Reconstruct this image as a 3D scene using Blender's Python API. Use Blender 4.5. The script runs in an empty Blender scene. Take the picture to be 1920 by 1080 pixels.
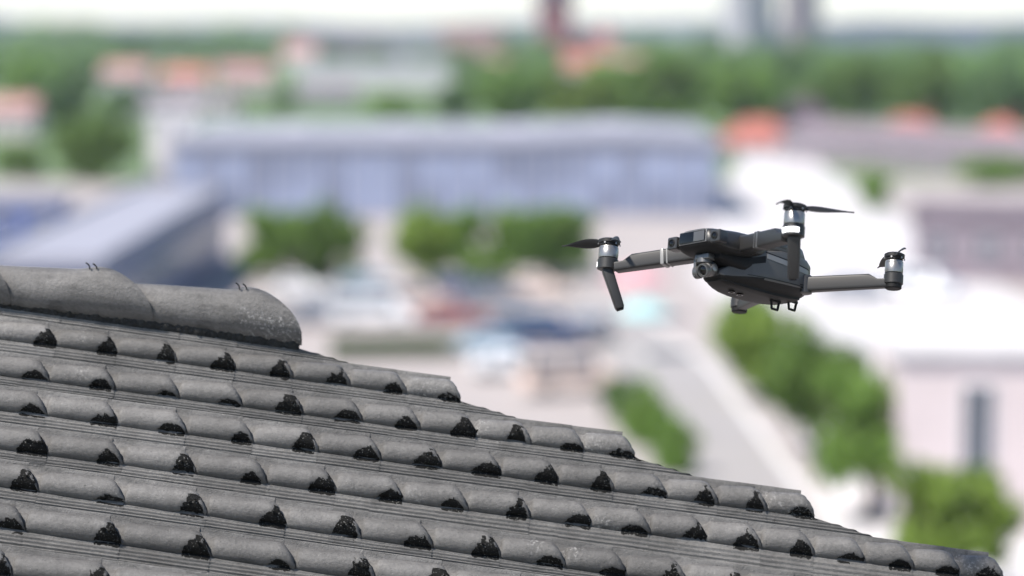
import bpy, bmesh, math, random
import numpy as np
from mathutils import Vector, Matrix, noise

# ------------------------------------------------------------------ camera, sky, sun, exposure
SC = bpy.context.scene
COL = SC.collection
F = 5000.0                       # focal length in pixels of a 1920 wide frame
H = 17.5                         # camera height above the street
TH = math.atan(495.0 / F)        # pitch below the horizon
CAM = Vector((0, 0, H))
RIGHT = Vector((1, 0, 0))
FWD = Vector((0, math.cos(TH), -math.sin(TH)))
DOWN = Vector((0, -math.sin(TH), -math.cos(TH)))
FOCUS = 14.2

cd = bpy.data.cameras.new('camera')
cam = bpy.data.objects.new('camera', cd)
COL.objects.link(cam)
cam.location = CAM
cam.rotation_euler = (math.pi / 2 - TH, 0, 0)
cd.sensor_width = 36
cd.lens = 36 * F / 1920
cd.clip_end = 20000
cd.dof.use_dof = True
cd.dof.focus_distance = FOCUS
APERTURE = 0.185                 # metres
cd.dof.aperture_fstop = (cd.lens / 1000) / APERTURE
SC.camera = cam

SUN_EL, SUN_AZ = 55, -124         # azimuth measured from +Y (away from camera) towards +X
w = bpy.data.worlds.new('World')
SC.world = w
w.use_nodes = True
nt = w.node_tree
sky = nt.nodes.new('ShaderNodeTexSky')
sky.sky_type = 'NISHITA'
sky.sun_disc = False
sky.sun_elevation = math.radians(SUN_EL)
sky.sun_rotation = math.radians(SUN_AZ)
sky.dust_density = 0.8
sky.altitude = 1500
sky.air_density = 1.0
sky.ozone_density = 1.0
bg = nt.nodes['Background']
bg.inputs['Strength'].default_value = 0.11
nt.links.new(sky.outputs[0], bg.inputs[0])

sd = bpy.data.lights.new('sun', 'SUN')
sd.energy = 4.4
sd.angle = math.radians(4)
sd.color = (1.0, 0.93, 0.85)
sun = bpy.data.objects.new('sun', sd)
COL.objects.link(sun)
a, e = math.radians(SUN_AZ), math.radians(SUN_EL)
sdir = Vector((math.sin(a) * math.cos(e), math.cos(a) * math.cos(e), math.sin(e)))
sun.rotation_euler = sdir.to_track_quat('Z', 'Y').to_euler()
sun.location = (0, 0, 80)

SC.view_settings.view_transform = 'Standard'
SC.view_settings.look = 'None'
SC.view_settings.gamma = 1
SC.view_settings.exposure = 0.98
SC.render.engine = 'CYCLES'
SC.cycles.use_denoising = True
SC.cycles.max_bounces = 6
SC.cycles.volume_bounces = 0

R = random.Random(7)

# ------------------------------------------------------------------ helpers
def cam2w(x, y, z):
    return CAM + RIGHT * x + DOWN * y + FWD * z

def ray(px, py):
    return (RIGHT * (px - 960) + DOWN * (py - 540) + FWD * F).normalized()

def G(px, py, z=0.0):
    """point at height z seen along the photograph's pixel"""
    d = ray(px, py)
    t = (z - H) / d.z
    return CAM + d * t

def mat(name, color, rough=0.7, metal=0.0, spec=0.5, nscale=0, namt=0.15, bump=0, bscale=30, rand=0.0, trans=0.0, emit=None, coat=0):
    m = bpy.data.materials.new(name)
    m.use_nodes = True
    n = m.node_tree.nodes
    l = m.node_tree.links
    b = n['Principled BSDF']
    b.inputs['Base Color'].default_value = (*color, 1)
    b.inputs['Roughness'].default_value = rough
    b.inputs['Metallic'].default_value = metal
    b.inputs['Specular IOR Level'].default_value = spec
    b.inputs['Coat Weight'].default_value = coat
    src = None
    if nscale or rand:
        hs = n.new('ShaderNodeHueSaturation')
        hs.inputs['Color'].default_value = (*color, 1)
        val = None
        if nscale:
            tc = n.new('ShaderNodeTexCoord')
            nz = n.new('ShaderNodeTexNoise')
            nz.inputs['Scale'].default_value = nscale
            nz.inputs['Detail'].default_value = 6
            nz.inputs['Roughness'].default_value = 0.65
            l.new(tc.outputs['Object'], nz.inputs['Vector'])
            mr = n.new('ShaderNodeMapRange')
            mr.inputs[1].default_value = 0.3
            mr.inputs[2].default_value = 0.7
            mr.inputs[3].default_value = 1 - namt
            mr.inputs[4].default_value = 1 + namt
            l.new(nz.outputs['Fac'], mr.inputs[0])
            val = mr.outputs[0]
        if rand:
            oi = n.new('ShaderNodeObjectInfo')
            m2 = n.new('ShaderNodeMapRange')
            m2.inputs[3].default_value = 1 - rand
            m2.inputs[4].default_value = 1 + rand
            l.new(oi.outputs['Random'], m2.inputs[0])
            if val is None:
                val = m2.outputs[0]
            else:
                mm = n.new('ShaderNodeMath')
                mm.operation = 'MULTIPLY'
                l.new(val, mm.inputs[0])
                l.new(m2.outputs[0], mm.inputs[1])
                val = mm.outputs[0]
        l.new(val, hs.inputs['Value'])
        l.new(hs.outputs[0], b.inputs['Base Color'])
        src = hs.outputs[0]
    if bump:
        tc = n.new('ShaderNodeTexCoord')
        nz = n.new('ShaderNodeTexNoise')
        nz.inputs['Scale'].default_value = bscale
        nz.inputs['Detail'].default_value = 5
        l.new(tc.outputs['Object'], nz.inputs['Vector'])
        bp = n.new('ShaderNodeBump')
        bp.inputs['Strength'].default_value = bump
        bp.inputs['Distance'].default_value = 0.02
        l.new(nz.outputs['Fac'], bp.inputs['Height'])
        l.new(bp.outputs[0], b.inputs['Normal'])
    if trans:
        tr = n.new('ShaderNodeBsdfTranslucent')
        if src is not None:
            l.new(src, tr.inputs['Color'])
        else:
            tr.inputs['Color'].default_value = (*color, 1)
        mx = n.new('ShaderNodeMixShader')
        mx.inputs[0].default_value = trans
        l.new(b.outputs[0], mx.inputs[1])
        l.new(tr.outputs[0], mx.inputs[2])
        l.new(mx.outputs[0], n['Material Output'].inputs['Surface'])
    if emit:
        b.inputs['Emission Color'].default_value = (*color, 1)
        b.inputs['Emission Strength'].default_value = emit
    return m

def mesh(name, verts, faces, smooth=False):
    me = bpy.data.meshes.new(name)
    me.from_pydata([tuple(v) for v in verts], [], faces)
    me.update()
    if smooth:
        me.polygons.foreach_set('use_smooth', [True] * len(me.polygons))
    return me

def put(name, me, m=None, parent=None, M=None):
    o = bpy.data.objects.new(name, me)
    COL.objects.link(o)
    if m is not None and me is not None and not me.materials:
        me.materials.append(m)
    if parent is not None:
        o.parent = parent
    if M is not None:
        o.matrix_basis = M
    return o

def empty(name, loc=(0, 0, 0), rz=0.0, label=None, cat=None, group=None):
    o = bpy.data.objects.new(name, None)
    COL.objects.link(o)
    o.location = loc
    o.rotation_euler = (0, 0, rz)
    o.empty_display_size = 0.2
    if label:
        tag(o, label, cat, group)
    return o

def tag(o, label=None, cat=None, group=None, kind=None):
    if label: o['label'] = label
    if cat: o['category'] = cat
    if group: o['group'] = group
    if kind: o['kind'] = kind
    return o

def bm_mesh(name, bm, smooth=False):
    me = bpy.data.meshes.new(name)
    bm.normal_update()
    bm.to_mesh(me)
    bm.free()
    if smooth:
        me.polygons.foreach_set('use_smooth', [True] * len(me.polygons))
    return me

def bm_box(bm, c, s, rot=None, bevel=0.0, seg=2):
    r = bmesh.ops.create_cube(bm, size=1.0)
    vs = r['verts']
    M = Matrix.Translation(Vector(c)) @ (rot.to_4x4() if rot else Matrix()) @ Matrix.Diagonal((*s, 1))
    bmesh.ops.transform(bm, matrix=M, verts=vs)
    if bevel:
        es = list({ed for v in vs for ed in v.link_edges})
        bmesh.ops.bevel(bm, geom=es, offset=bevel, segments=seg, profile=0.6, affect='EDGES')

def bm_cyl(bm, p0, p1, r0, r1=None, seg=20, caps=True):
    p0, p1 = Vector(p0), Vector(p1)
    r1 = r0 if r1 is None else r1
    d = p1 - p0
    q = d.to_track_quat('Z', 'Y')
    M = Matrix.Translation((p0 + p1) / 2) @ q.to_matrix().to_4x4()
    bmesh.ops.create_cone(bm, cap_ends=caps, segments=seg, radius1=r0, radius2=r1, depth=d.length, matrix=M)

def lathe(bm, prof, o=(0, 0, 0), axis=(0, 0, 1), seg=28):
    """prof: list of (r, z)"""
    q = Vector(axis).to_track_quat('Z', 'Y').to_matrix()
    o = Vector(o)
    rings = []
    for r, z in prof:
        rings.append([bm.verts.new(o + q @ Vector((r * math.cos(2 * math.pi * k / seg), r * math.sin(2 * math.pi * k / seg), z))) for k in range(seg)])
    for a_, b_ in zip(rings, rings[1:]):
        for k in range(seg):
            bm.faces.new((a_[k], a_[(k + 1) % seg], b_[(k + 1) % seg], b_[k]))
    bm.faces.new(rings[0][::-1])
    bm.faces.new(rings[-1])

def tube(bm, pts, r, seg=8):
    for p, q in zip(pts, pts[1:]):
        bm_cyl(bm, p, q, r, r, seg)
        
def loft(bm, rings, cap=True):
    vr = [[bm.verts.new(p) for p in rg] for rg in rings]
    n = len(vr[0])
    for a_, b_ in zip(vr, vr[1:]):
        for k in range(n):
            bm.faces.new((a_[k], a_[(k + 1) % n], b_[(k + 1) % n], b_[k]))
    if cap:
        bm.faces.new(vr[0][::-1])
        bm.faces.new(vr[-1])
    bmesh.ops.recalc_face_normals(bm, faces=bm.faces[:])

def sup(t, a_, b_, n):
    c, s = math.cos(t), math.sin(t)
    return a_ * math.copysign(abs(c) ** (2 / n), c), b_ * math.copysign(abs(s) ** (2 / n), s)

def smooth_by_angle(me, ang=35):
    me.polygons.foreach_set('use_smooth', [True] * len(me.polygons))
    me.set_sharp_from_angle(angle=math.radians(ang))

# ------------------------------------------------------------------ materials
M = {}
M['lawn'] = mat('lawn', (0.085, 0.135, 0.05), 0.95, nscale=0.05, namt=0.4)
M['paving'] = mat('paving', (0.31, 0.28, 0.268), 0.9, nscale=0.3, namt=0.12)
M['plaza'] = mat('plaza', (0.46, 0.445, 0.445), 0.85, nscale=0.2, namt=0.06)
M['asphalt'] = mat('asphalt', (0.265, 0.252, 0.247), 0.9, nscale=0.5, namt=0.12)
M['kerb'] = mat('kerb', (0.55, 0.54, 0.53), 0.85)
M['white'] = mat('white_render', (0.62, 0.60, 0.60), 0.8, nscale=0.5, namt=0.05)
M['palepink'] = mat('pale_pink_render', (0.52, 0.45, 0.45), 0.8, nscale=0.5, namt=0.06)
M['lav'] = mat('pale_lavender_sheet', (0.44, 0.43, 0.50), 0.7, nscale=0.2, namt=0.08)
M['lavroof'] = mat('lavender_roof_sheet', (0.25, 0.255, 0.30), 0.8, nscale=0.2, namt=0.08)
M['blueglass'] = mat('blue_glass', (0.21, 0.245, 0.35), 0.4, spec=0.5, rand=0.35)
M['bluepanel'] = mat('blue_grey_panel', (0.34, 0.35, 0.43), 0.5, rand=0.25)
M['navy'] = mat('navy_panel', (0.05, 0.08, 0.19), 0.45, nscale=0.2, namt=0.15)
M['navyglass'] = mat('navy_glass', (0.06, 0.09, 0.17), 0.2, spec=0.6)
M['blue'] = mat('blue_paint', (0.06, 0.11, 0.32), 0.5)
M['beige'] = mat('beige_render', (0.50, 0.43, 0.36), 0.85, nscale=0.5)
M['mauve'] = mat('mauve_brick', (0.21, 0.175, 0.20), 0.9, nscale=0.4)
M['maroon'] = mat('maroon_brick', (0.20, 0.070, 0.075), 0.9, nscale=0.3)
M['brownroof'] = mat('brown_grey_roof', (0.17, 0.14, 0.16), 0.85, nscale=0.4)
M['redroof'] = mat('red_tile_roof', (0.33, 0.115, 0.09), 0.85, nscale=0.6, rand=0.12)
M['salmon'] = mat('salmon_roof', (0.36, 0.20, 0.185), 0.85, nscale=0.5, rand=0.1)
M['darkroof'] = mat('dark_slate_roof', (0.06, 0.045, 0.06), 0.8)
M['greywall'] = mat('grey_render', (0.31, 0.305, 0.335), 0.85, nscale=0.5)
M['glass'] = mat('window_glass', (0.05, 0.06, 0.08), 0.15, spec=0.7)
M['frame'] = mat('window_frame', (0.6, 0.6, 0.62), 0.6)
M['bark'] = mat('bark', (0.09, 0.065, 0.05), 0.9, nscale=6, namt=0.3)
M['leaf'] = mat('leaf', (0.155, 0.26, 0.055), 0.6, spec=0.25, rand=0.25, trans=0.5)
M['leafdark'] = mat('leaf_dark', (0.09, 0.165, 0.055), 0.6, spec=0.25, rand=0.2, trans=0.3)
M['leafyellow'] = mat('leaf_yellow_green', (0.185, 0.275, 0.05), 0.6, spec=0.25, rand=0.15, trans=0.45)
M['wood'] = mat('woodland_leaf', (0.15, 0.26, 0.08), 0.7, spec=0.2, trans=0.4, nscale=0.02, namt=.45)
M['hill'] = mat('far_forest', (0.03, 0.048, 0.065), 0.95, nscale=0.01, namt=0.3)

# ------------------------------------------------------------------ ground and streets
def sheet(name, pts, z, m, kind='structure'):
    me = mesh(name, [(p[0], p[1], z) for p in pts], [tuple(range(len(pts)))])
    if me.polygons[0].normal.z < 0:
        me.flip_normals()
    o = put(name, me, m)
    tag(o, kind=kind)
    return o

tag(put('ground', mesh('ground', [(-6000, -300, 0), (6000, -300, 0), (6000, 12000, 0), (-6000, 12000, 0)], [(0, 1, 2, 3)]), M['lawn']), kind='structure')
gp = lambda l: [G(*p)[:2] for p in l]
sheet('pavement', [(-110, -80), (80, -80), (70, 120), (75, 240), (60, 300), (-70, 300), (-110, 240)], 0.004, M['paving'])
sheet('square', gp([(1330, 440), (1372, 330), (1395, 285), (1500, 285), (1600, 352), (2150, 720), (2500, 1300), (1700, 1400), (1500, 800), (1390, 600), (1300, 520)]), 0.008, M['plaza'])
sheet('road', gp([(1040, 560), (1160, 560), (1330, 690), (1560, 1000), (1800, 1400), (1150, 1400), (1240, 900), (1160, 700)]), 0.012, M['asphalt'])

# kerb along the road: a real step
def kerb(name, pts, width=0.3, h=0.12):
    bm = bmesh.new()
    for p, q in zip(pts, pts[1:]):
        p, q = Vector((p[0], p[1], 0)), Vector((q[0], q[1], 0))
        d = (q - p); L = d.length
        bm_box(bm, (p + q) / 2 + Vector((0, 0, h / 2)), (L, width, h), Matrix.Rotation(math.atan2(d.y, d.x), 3, 'Z'))
    return tag(put(name, bm_mesh(name, bm), M['kerb']), kind='structure')
kerb('kerb', gp([(1162, 562), (1332, 690), (1562, 1000), (1790, 1390)]))

# hills on the horizon
def hill(name, x0, x1, d, hmax, seed):
    rr = random.Random(seed)
    n = 60
    vs, fs = [], []
    ph = [rr.uniform(0, 6) for _ in range(5)]
    for k in range(n + 1):
        t = k / n
        x = x0 + (x1 - x0) * t
        hh = hmax * (math.sin(math.pi * t) ** 0.5) * (0.75 + 0.25 * math.sin(7 * t + ph[0]) + 0.1 * math.sin(23 * t + ph[1]))
        for (dy, f) in ((0, 0), (120, 0.55), (300, 1), (700, 0.6), (1100, 0)):
            vs.append((x, d + dy, max(-1, hh * f - (1 if f == 0 else 0))))
    for k in range(n):
        for j in range(4):
            a0 = k * 5 + j
            fs.append((a0, a0 + 5, a0 + 6, a0 + 1))
    o = put(name, mesh(name, vs, fs, True), M['hill'])
    return tag(o, kind='structure')
hill('hill_right', 190, 950, 2000, 29, 1)
hill('hill_left', -1000, -405, 2400, 33, 3)
hill('hill_middle', -900, 600, 4300, 33, 4)

# ------------------------------------------------------------------ trees
def leaf_mesh(name, n, clumps, leaf, seed, flat=1.0):
    """crown in a unit-ish volume: x,y in [-1,1], z in [0,1]; leaf quads spread through clumps"""
    rr = random.Random(seed)
    cl = []
    for _ in range(clumps):
        while True:
            p = Vector((rr.uniform(-1, 1), rr.uniform(-1, 1), rr.uniform(0, 1)))
            q = Vector((p.x, p.y, (p.z - 0.42) * 1.9))
            if q.length < 0.86:
                break
        cl.append((p, rr.uniform(0.22, 0.38)))
    vs, fs = [], []
    for k in range(n):
        c, r = cl[k % clumps]
        d = Vector((rr.gauss(0, 1), rr.gauss(0, 1), rr.gauss(0, 1))).normalized() * (r * rr.random() ** 0.4)
        p = c + Vector((d.x, d.y, d.z * 0.6))
        nrm = (d.normalized() + Vector((rr.uniform(-.7, .7), rr.uniform(-.7, .7), rr.uniform(-.3, .9)))).normalized()
        t = nrm.cross(Vector((rr.uniform(-1, 1), rr.uniform(-1, 1), rr.uniform(-1, 1)))).normalized()
        b = nrm.cross(t)
        s = leaf * rr.uniform(0.6, 1.3)
        i = len(vs)
        vs += [p + t * s, p + b * s * 0.6, p - t * s, p - b * s * 0.6]
        fs.append((i, i + 1, i + 2, i + 3))
    return mesh(name, vs, fs)

def trunk_mesh(seed):
    rr = random.Random(seed)
    bm = bmesh.new()
    bm_cyl(bm, (0, 0, 0), (0.02, 0.01, 0.45), 0.06, 0.04, 10)
    for k in range(6):
        an = k * 1.05 + rr.uniform(-.3, .3)
        e1 = Vector((0.3 * math.cos(an), 0.3 * math.sin(an), 0.62 + rr.uniform(-.08, .1)))
        bm_cyl(bm, (0.02, 0.01, 0.36 + 0.02 * k), e1, 0.028, 0.014, 7)
        bm_cyl(bm, e1, e1 + Vector((0.25 * math.cos(an + .4), 0.25 * math.sin(an + .4), 0.15)), 0.014, 0.005, 6)
    return bm_mesh('trunk', bm, True)

TR = [trunk_mesh(s) for s in (1, 2)]
CR = {}
for mk in ('leaf', 'leafdark', 'leafyellow'):
    CR[mk] = []
    for s in range(3):
        me = leaf_mesh('crown', 2600, 34, 0.075, 10 + s)
        me.materials.append(M[mk])
        CR[mk].append(me)
for t_ in TR:
    t_.materials.append(M['bark'])

def tree(px, py, wpx, hpx, label, mk='leaf', cat='tree', group='street and garden trees', name='leafy_tree', trunk=0.22):
    g = G(px, py)
    s = F / (g - CAM).dot(FWD)
    wd, ht = wpx / s, hpx / s
    o = empty(name, (g.x, g.y, 0), R.uniform(0, 6.28), label, cat, group)
    k = R.randrange(3)
    c = put('crown', CR[mk][k], None, o)
    c.scale = (wd / 2, wd / 2, ht * (1 - trunk))
    c.location = (0, 0, ht * trunk)
    t = put('trunk', TR[k % 2], None, o)
    t.scale = (min(wd, ht) * 0.75, min(wd, ht) * 0.75, ht * 0.95)
    return o

# nearest row beside the white square
tree(1425, 752, 205, 215, 'small round green tree at the far end of the row beside the white square', 'leafyellow')
tree(1530, 850, 230, 250, 'middle green tree of the diagonal row between road and white square', 'leaf')
tree(1632, 975, 285, 315, 'dense green tree second from the front in the row by the road', 'leaf')
tree(1775, 1130, 290, 290, 'bright green tree nearest the camera, just above the roof edge at right', 'leafyellow')
# clumps before the blue hall
tree(512, 525, 165, 150, 'green tree on the left of the pair before the blue hall', 'leaf', trunk=0.08)
tree(612, 525, 190, 155, 'broad green tree on the right of the pair before the blue hall', 'leaf', trunk=0.08)
tree(808, 525, 160, 150, 'yellow green tree, left one of three under the blue hall', 'leafyellow', trunk=0.12)
tree(925, 528, 210, 160, 'widest tree in the middle of three under the blue hall', 'leaf', trunk=0.08)
tree(1040, 520, 180, 150, 'right hand tree of three under the blue hall, above the left propeller', 'leaf', trunk=0.08)
# left
tree(178, 342, 180, 140, 'rounded green tree left of the white stair tower', 'leaf', trunk=0.08)
tree(40, 338, 120, 75, 'low green tree at the left picture edge above the blue shed', 'leaf', trunk=0.1)
tree(120, 250, 130, 130, 'dark leaved tree at upper left', 'leafdark', trunk=0.12)
tree(70, 225, 150, 130, 'tall mid green tree behind the dark tree at upper left', 'leaf', trunk=0.08)
tree(228, 225, 90, 70, 'small dark tree below the red roofed terrace', 'leafdark', trunk=0.12)
tree(850, 232, 90, 80, 'dark round tree behind the roof of the blue hall', 'leafdark', trunk=0.1)
tree(740, 222, 120, 55, 'low green tree right of the long white building', 'leaf', trunk=0.1)
tree(440, 205, 70, 40, 'little grey green tree below the pink roofed house', 'leaf', trunk=0.1)
tree(530, 215, 60, 50, 'small dark bushy tree before the long white building', 'leafdark', trunk=0.1)
# right
tree(1090, 240, 220, 120, 'wide bright green tree below the church', 'leafyellow', trunk=0.1)
tree(955, 245, 150, 130, 'green tree standing left of the wide tree below the church', 'leaf', trunk=0.1)
tree(1240, 245, 200, 160, 'tall green tree between the church and the tower blocks', 'leaf', trunk=0.1)
tree(1390, 235, 170, 130, 'green tree just below the paler tower block', 'leaf', trunk=0.1)
tree(1475, 215, 140, 130, 'dark green tree under the pair of tower blocks', 'leafdark', trunk=0.1)
tree(1600, 225, 170, 130, 'green tree behind the dark slate roof on its right', 'leaf', trunk=0.1)
tree(1750, 228, 190, 140, 'large green tree behind the orange roofed house', 'leaf', trunk=0.1)
tree(1885, 240, 190, 130, 'green tree at the right picture edge among the orange roofs', 'leafdark', trunk=0.1)
tree(1640, 395, 75, 85, 'slim green tree on the far edge of the white square', 'leaf', trunk=0.08)
tree(1870, 350, 170, 60, 'low green tree beside the long mauve building', 'leaf', trunk=0.08)
tree(1580, 278, 110, 60, 'low yellow green tree between the two orange roofed houses', 'leafyellow', trunk=0.08)
# shrubs along the left side of the road
tree(1165, 790, 95, 95, 'dark shrub at the far end of the planting left of the road', 'leafdark', 'shrub', 'shrubs left of the road', 'shrub', 0.04)
tree(1215, 835, 120, 130, 'green shrub in the middle of the planting left of the road', 'leaf', 'shrub', 'shrubs left of the road', 'shrub', 0.04)
tree(1265, 890, 110, 120, 'green shrub nearest the roof in the planting left of the road', 'leaf', 'shrub', 'shrubs left of the road', 'shrub', 0.04)
tree(1765, 650, 90, 60, 'small grey green shrub on the white square', 'leafdark', 'shrub', 'shrubs on the square', 'shrub', 0.04)

# clipped hedge below the tree clumps
def hedge(p0, p1, hgt, wd, label):
    a_, b_ = G(*p0), G(*p1)
    d = b_ - a_; L = d.length
    rr = random.Random(5)
    vs, fs = [], []
    for _ in range(7000):
        p = Vector((rr.uniform(0, L), rr.uniform(-wd / 2, wd / 2), rr.uniform(0.02, 1) * hgt * (0.9 + .1 * math.sin(_ * .3))))
        t = Vector((rr.uniform(-1, 1), rr.uniform(-1, 1), rr.uniform(-1, 1))).normalized()
        q = t.cross(Vector((rr.uniform(-1, 1), rr.uniform(-1, 1), rr.uniform(-1, 1)))).normalized()
        s = rr.uniform(.06, .13); i = len(vs)
        vs += [p + t * s, p + q * s * .6, p - t * s, p - q * s * .6]; fs.append((i, i + 1, i + 2, i + 3))
    o = empty('hedge', (a_.x, a_.y, 0), math.atan2(d.y, d.x), label, 'hedge')
    put('foliage', mesh('foliage', vs, fs), M['leafdark'], o)
    bm = bmesh.new()
    bm_box(bm, (L / 2, 0, hgt * .3), (L * .96, wd * .35, hgt * .6))
    put('stems', bm_mesh('stems', bm), M['bark'], o)
hedge((620, 672), (872, 668), 1.1, 1.0, 'long low dark green hedge just above the tiled roof')

# woodland masses too far away to count
def woodland(name, label, items, seed, m='wood'):
    """items: (px, py, wpx, hpx) crowns"""
    rr = np.random.default_rng(seed)
    V, Fc, nv = [], [], 0
    base = CR['leaf']
    for (px, py, wp, hp) in items:
        g = G(px, py); s = F / (g - CAM).dot(FWD)
        me = base[int(rr.integers(3))]
        n = len(me.vertices)
        co = np.empty(n * 3); me.vertices.foreach_get('co', co); co = co.reshape(-1, 4, 3)[: 900]
        ctr = co.mean(1, keepdims=True)
        co = ctr + (co - ctr) * 1.9
        co = co.reshape(-1, 3)
        an = rr.uniform(0, 6.28); c_, s_ = math.cos(an), math.sin(an)
        x = co[:, 0] * c_ - co[:, 1] * s_; y = co[:, 0] * s_ + co[:, 1] * c_
        V.append(np.stack([g.x + x * wp / s / 2, g.y + y * wp / s / 2, co[:, 2] * hp / s], 1))
        k = len(co) // 4
        Fc.append(np.arange(k * 4).reshape(-1, 4) + nv); nv += k * 4
    V = np.concatenate(V); Fc = np.concatenate(Fc)
    me = bpy.data.meshes.new(name)
    me.from_pydata(V.tolist(), [], Fc.tolist())
    o = put(name, me, M[m])
    return tag(o, label, 'woodland', kind='stuff')

def strip(x0, x1, y0, y1, n, wr, hr, seed):
    rr = random.Random(seed)
    out = []
    for k in range(n):
        t = rr.random()
        y = y0 + (y1 - y0) * rr.random()
        out.append((x0 + (x1 - x0) * (k + rr.random()) / n, y, rr.uniform(*wr), rr.uniform(*hr)))
    return out
woodland('woodland', 'long dark green belt of woodland along the skyline at upper left', strip(-120, 560, 88, 122, 46, (60, 100), (34, 56), 1) + strip(-100, 260, 118, 160, 18, (70, 110), (45, 70), 2), 1)
woodland('woodland', 'strip of woodland along the skyline between roofs and church', strip(520, 1030, 90, 122, 30, (50, 80), (22, 36), 3) + strip(860, 1020, 130, 200, 14, (60, 90), (50, 70), 4), 2)
woodland('woodland', 'dense green woodland behind the tower blocks and orange roofs', strip(1040, 2050, 115, 150, 46, (70, 120), (40, 62), 5) + strip(1080, 2050, 160, 222, 46, (80, 130), (60, 90), 6), 3)

# ------------------------------------------------------------------ buildings
_wm = {}
def window(root, wx, wz, W_, H_, face, dim, m='glass'):
    """window on a box wall. face: 0 front(-y) 1 right(+x) 2 back 3 left; wx along the face, wz centre height"""
    key = (round(W_, 2), round(H_, 2), m)
    if key not in _wm:
        bm = bmesh.new(); bm_box(bm, (0, 0, 0), (W_, 0.06, H_)); p = bm_mesh('window', bm); p.materials.append(M[m])
        bm = bmesh.new()
        t = min(0.09, W_ * .08)
        for c, s in (((0, 0, H_ / 2), (W_ + t, .12, t)), ((0, 0, -H_ / 2), (W_ + t * 2.5, .2, t)), ((W_ / 2, 0, 0), (t, .1, H_ - t)), ((-W_ / 2, 0, 0), (t, .1, H_ - t)), ((0, 0, 0), (t * .6, .09, H_ - t))):
            bm_box(bm, c, s)
        f = bm_mesh('frame', bm); f.materials.append(M['frame'])
        _wm[key] = (p, f)
    p, f = _wm[key]
    w_, d_ = dim
    rz = (0, math.pi / 2, math.pi, -math.pi / 2)[face]
    off = d_ / 2 if face in (0, 2) else w_ / 2
    loc = Matrix.Rotation(rz, 3, 'Z') @ Vector((wx, -off - 0.01, wz))
    o = put('window', p, None, root)
    o.location = loc; o.rotation_euler = (0, 0, rz)
    put('frame', f, None, o)

def building(name, label, cat, c, size, rz, wall, roof='flat', rmat='lavroof', rh=2.5, wins=(), group=None, door=None, z0=0):
    w_, d_, h_ = size
    o = empty(name, (c[0], c[1], z0), rz, label, cat, group)
    bm = bmesh.new(); bm_box(bm, (0, 0, h_ / 2), (w_, d_, h_))
    put('wall', bm_mesh('wall', bm), M[wall], o)
    bm = bmesh.new()
    if roof == 'flat':
        bm_box(bm, (0, 0, h_ + .15), (w_ + .5, d_ + .5, .3))
        for sx in (-1, 1): bm_box(bm, (sx * (w_ / 2 + .1), 0, h_ + .45), (.3, d_ + .46, .3))
        for sy in (-1, 1): bm_box(bm, (0, sy * (d_ / 2 + .1), h_ + .45), (w_ - .12, .3, .297))
    else:
        ov = .4; X, Y = w_ / 2 + ov, d_ / 2 + ov
        ins = 0 if roof == 'gable' else min(d_ / 2, w_ / 2 - .2)
        b = h_ + .004
        v = [bm.verts.new(p) for p in ((-X, -Y, b), (X, -Y, b), (X, Y, b), (-X, Y, b), (-X + ins, 0, h_ + rh), (X - ins, 0, h_ + rh))]
        for fc in ((0, 1, 5, 4), (2, 3, 4, 5), (1, 2, 5), (3, 0, 4), (3, 2, 1, 0)):
            bm.faces.new([v[k] for k in fc])
    r_ = put('roof', bm_mesh('roof', bm), M[rmat], o)
    if roof != 'flat' and w_ < 30:
        bm = bmesh.new(); bm_box(bm, (w_ * .22, d_ * .12, h_ + rh), (.8, .7, 1.6))
        put('chimney', bm_mesh('chimney', bm), M['maroon'], r_)
    for (face, cols, rows, W_, H_, zb, dz) in wins:
        L = w_ if face in (0, 2) else d_
        for r in range(rows):
            for k in range(cols):
                window(o, -L / 2 + L * (k + .5) / cols, zb + r * dz, W_, H_, face, (w_, d_))
    if door:
        bm = bmesh.new(); bm_box(bm, (door[0], -d_ / 2 - .02, door[2] / 2 + .003), (door[1], .1, door[2]))
        put('door', bm_mesh('door', bm), M['maroon'], o)
    return o

def at(px, py): 
    g = G(px, py); return g, F / (g - CAM).dot(FWD)

# 1 blue hall with glazed front
gl, s1 = at(325, 408); gr, _ = at(1345, 408)
hw = gr.x - gl.x
hall = empty('exhibition_hall', ((gl.x + gr.x) / 2, gl.y + 20, 0), 0, 'long blue glazed hall with pale lavender roof across the middle distance', 'hall')
bm = bmesh.new(); bm_box(bm, (0, 0, 3.4), (hw, 40, 6.8)); put('wall', bm_mesh('wall', bm), M['bluepanel'], hall)
bm = bmesh.new()
vs_ = []
N_ = 40
for k in range(N_ + 1):
    t = k / N_; x = -hw / 2 - .4 + (hw + .8) * t
    z = 7.1 + (0.35 * max(0, math.sin((t - .62) / .38 * math.pi)) if t > .62 else 0)
    vs_.append([bm.verts.new(p) for p in ((x, -20.5, z - .5), (x, -20.5, z), (x, 20.5, z), (x, 20.5, z - .5))])
for a_, b_ in zip(vs_, vs_[1:]):
    for j in range(4):
        bm.faces.new((a_[j], b_[j], b_[(j + 1) % 4], a_[(j + 1) % 4]))
bm.faces.new(vs_[0][::-1]); bm.faces.new(vs_[-1])
bmesh.ops.recalc_face_normals(bm, faces=bm.faces[:])
put('roof', bm_mesh('roof', bm), M['lavroof'], hall)
bmg = bmesh.new(); bm_box(bmg, (0, 0, 0), (1, .08, 1)); gm = bm_mesh('glass_panel', bmg); gm.materials.append(M['blueglass'])
bmg = bmesh.new(); bm_box(bmg, (0, 0, 0), (.25, .3, 6.2)); mm_ = bm_mesh('mullion', bmg); mm_.materials.append(M['lav'])
np_ = 22
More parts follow.
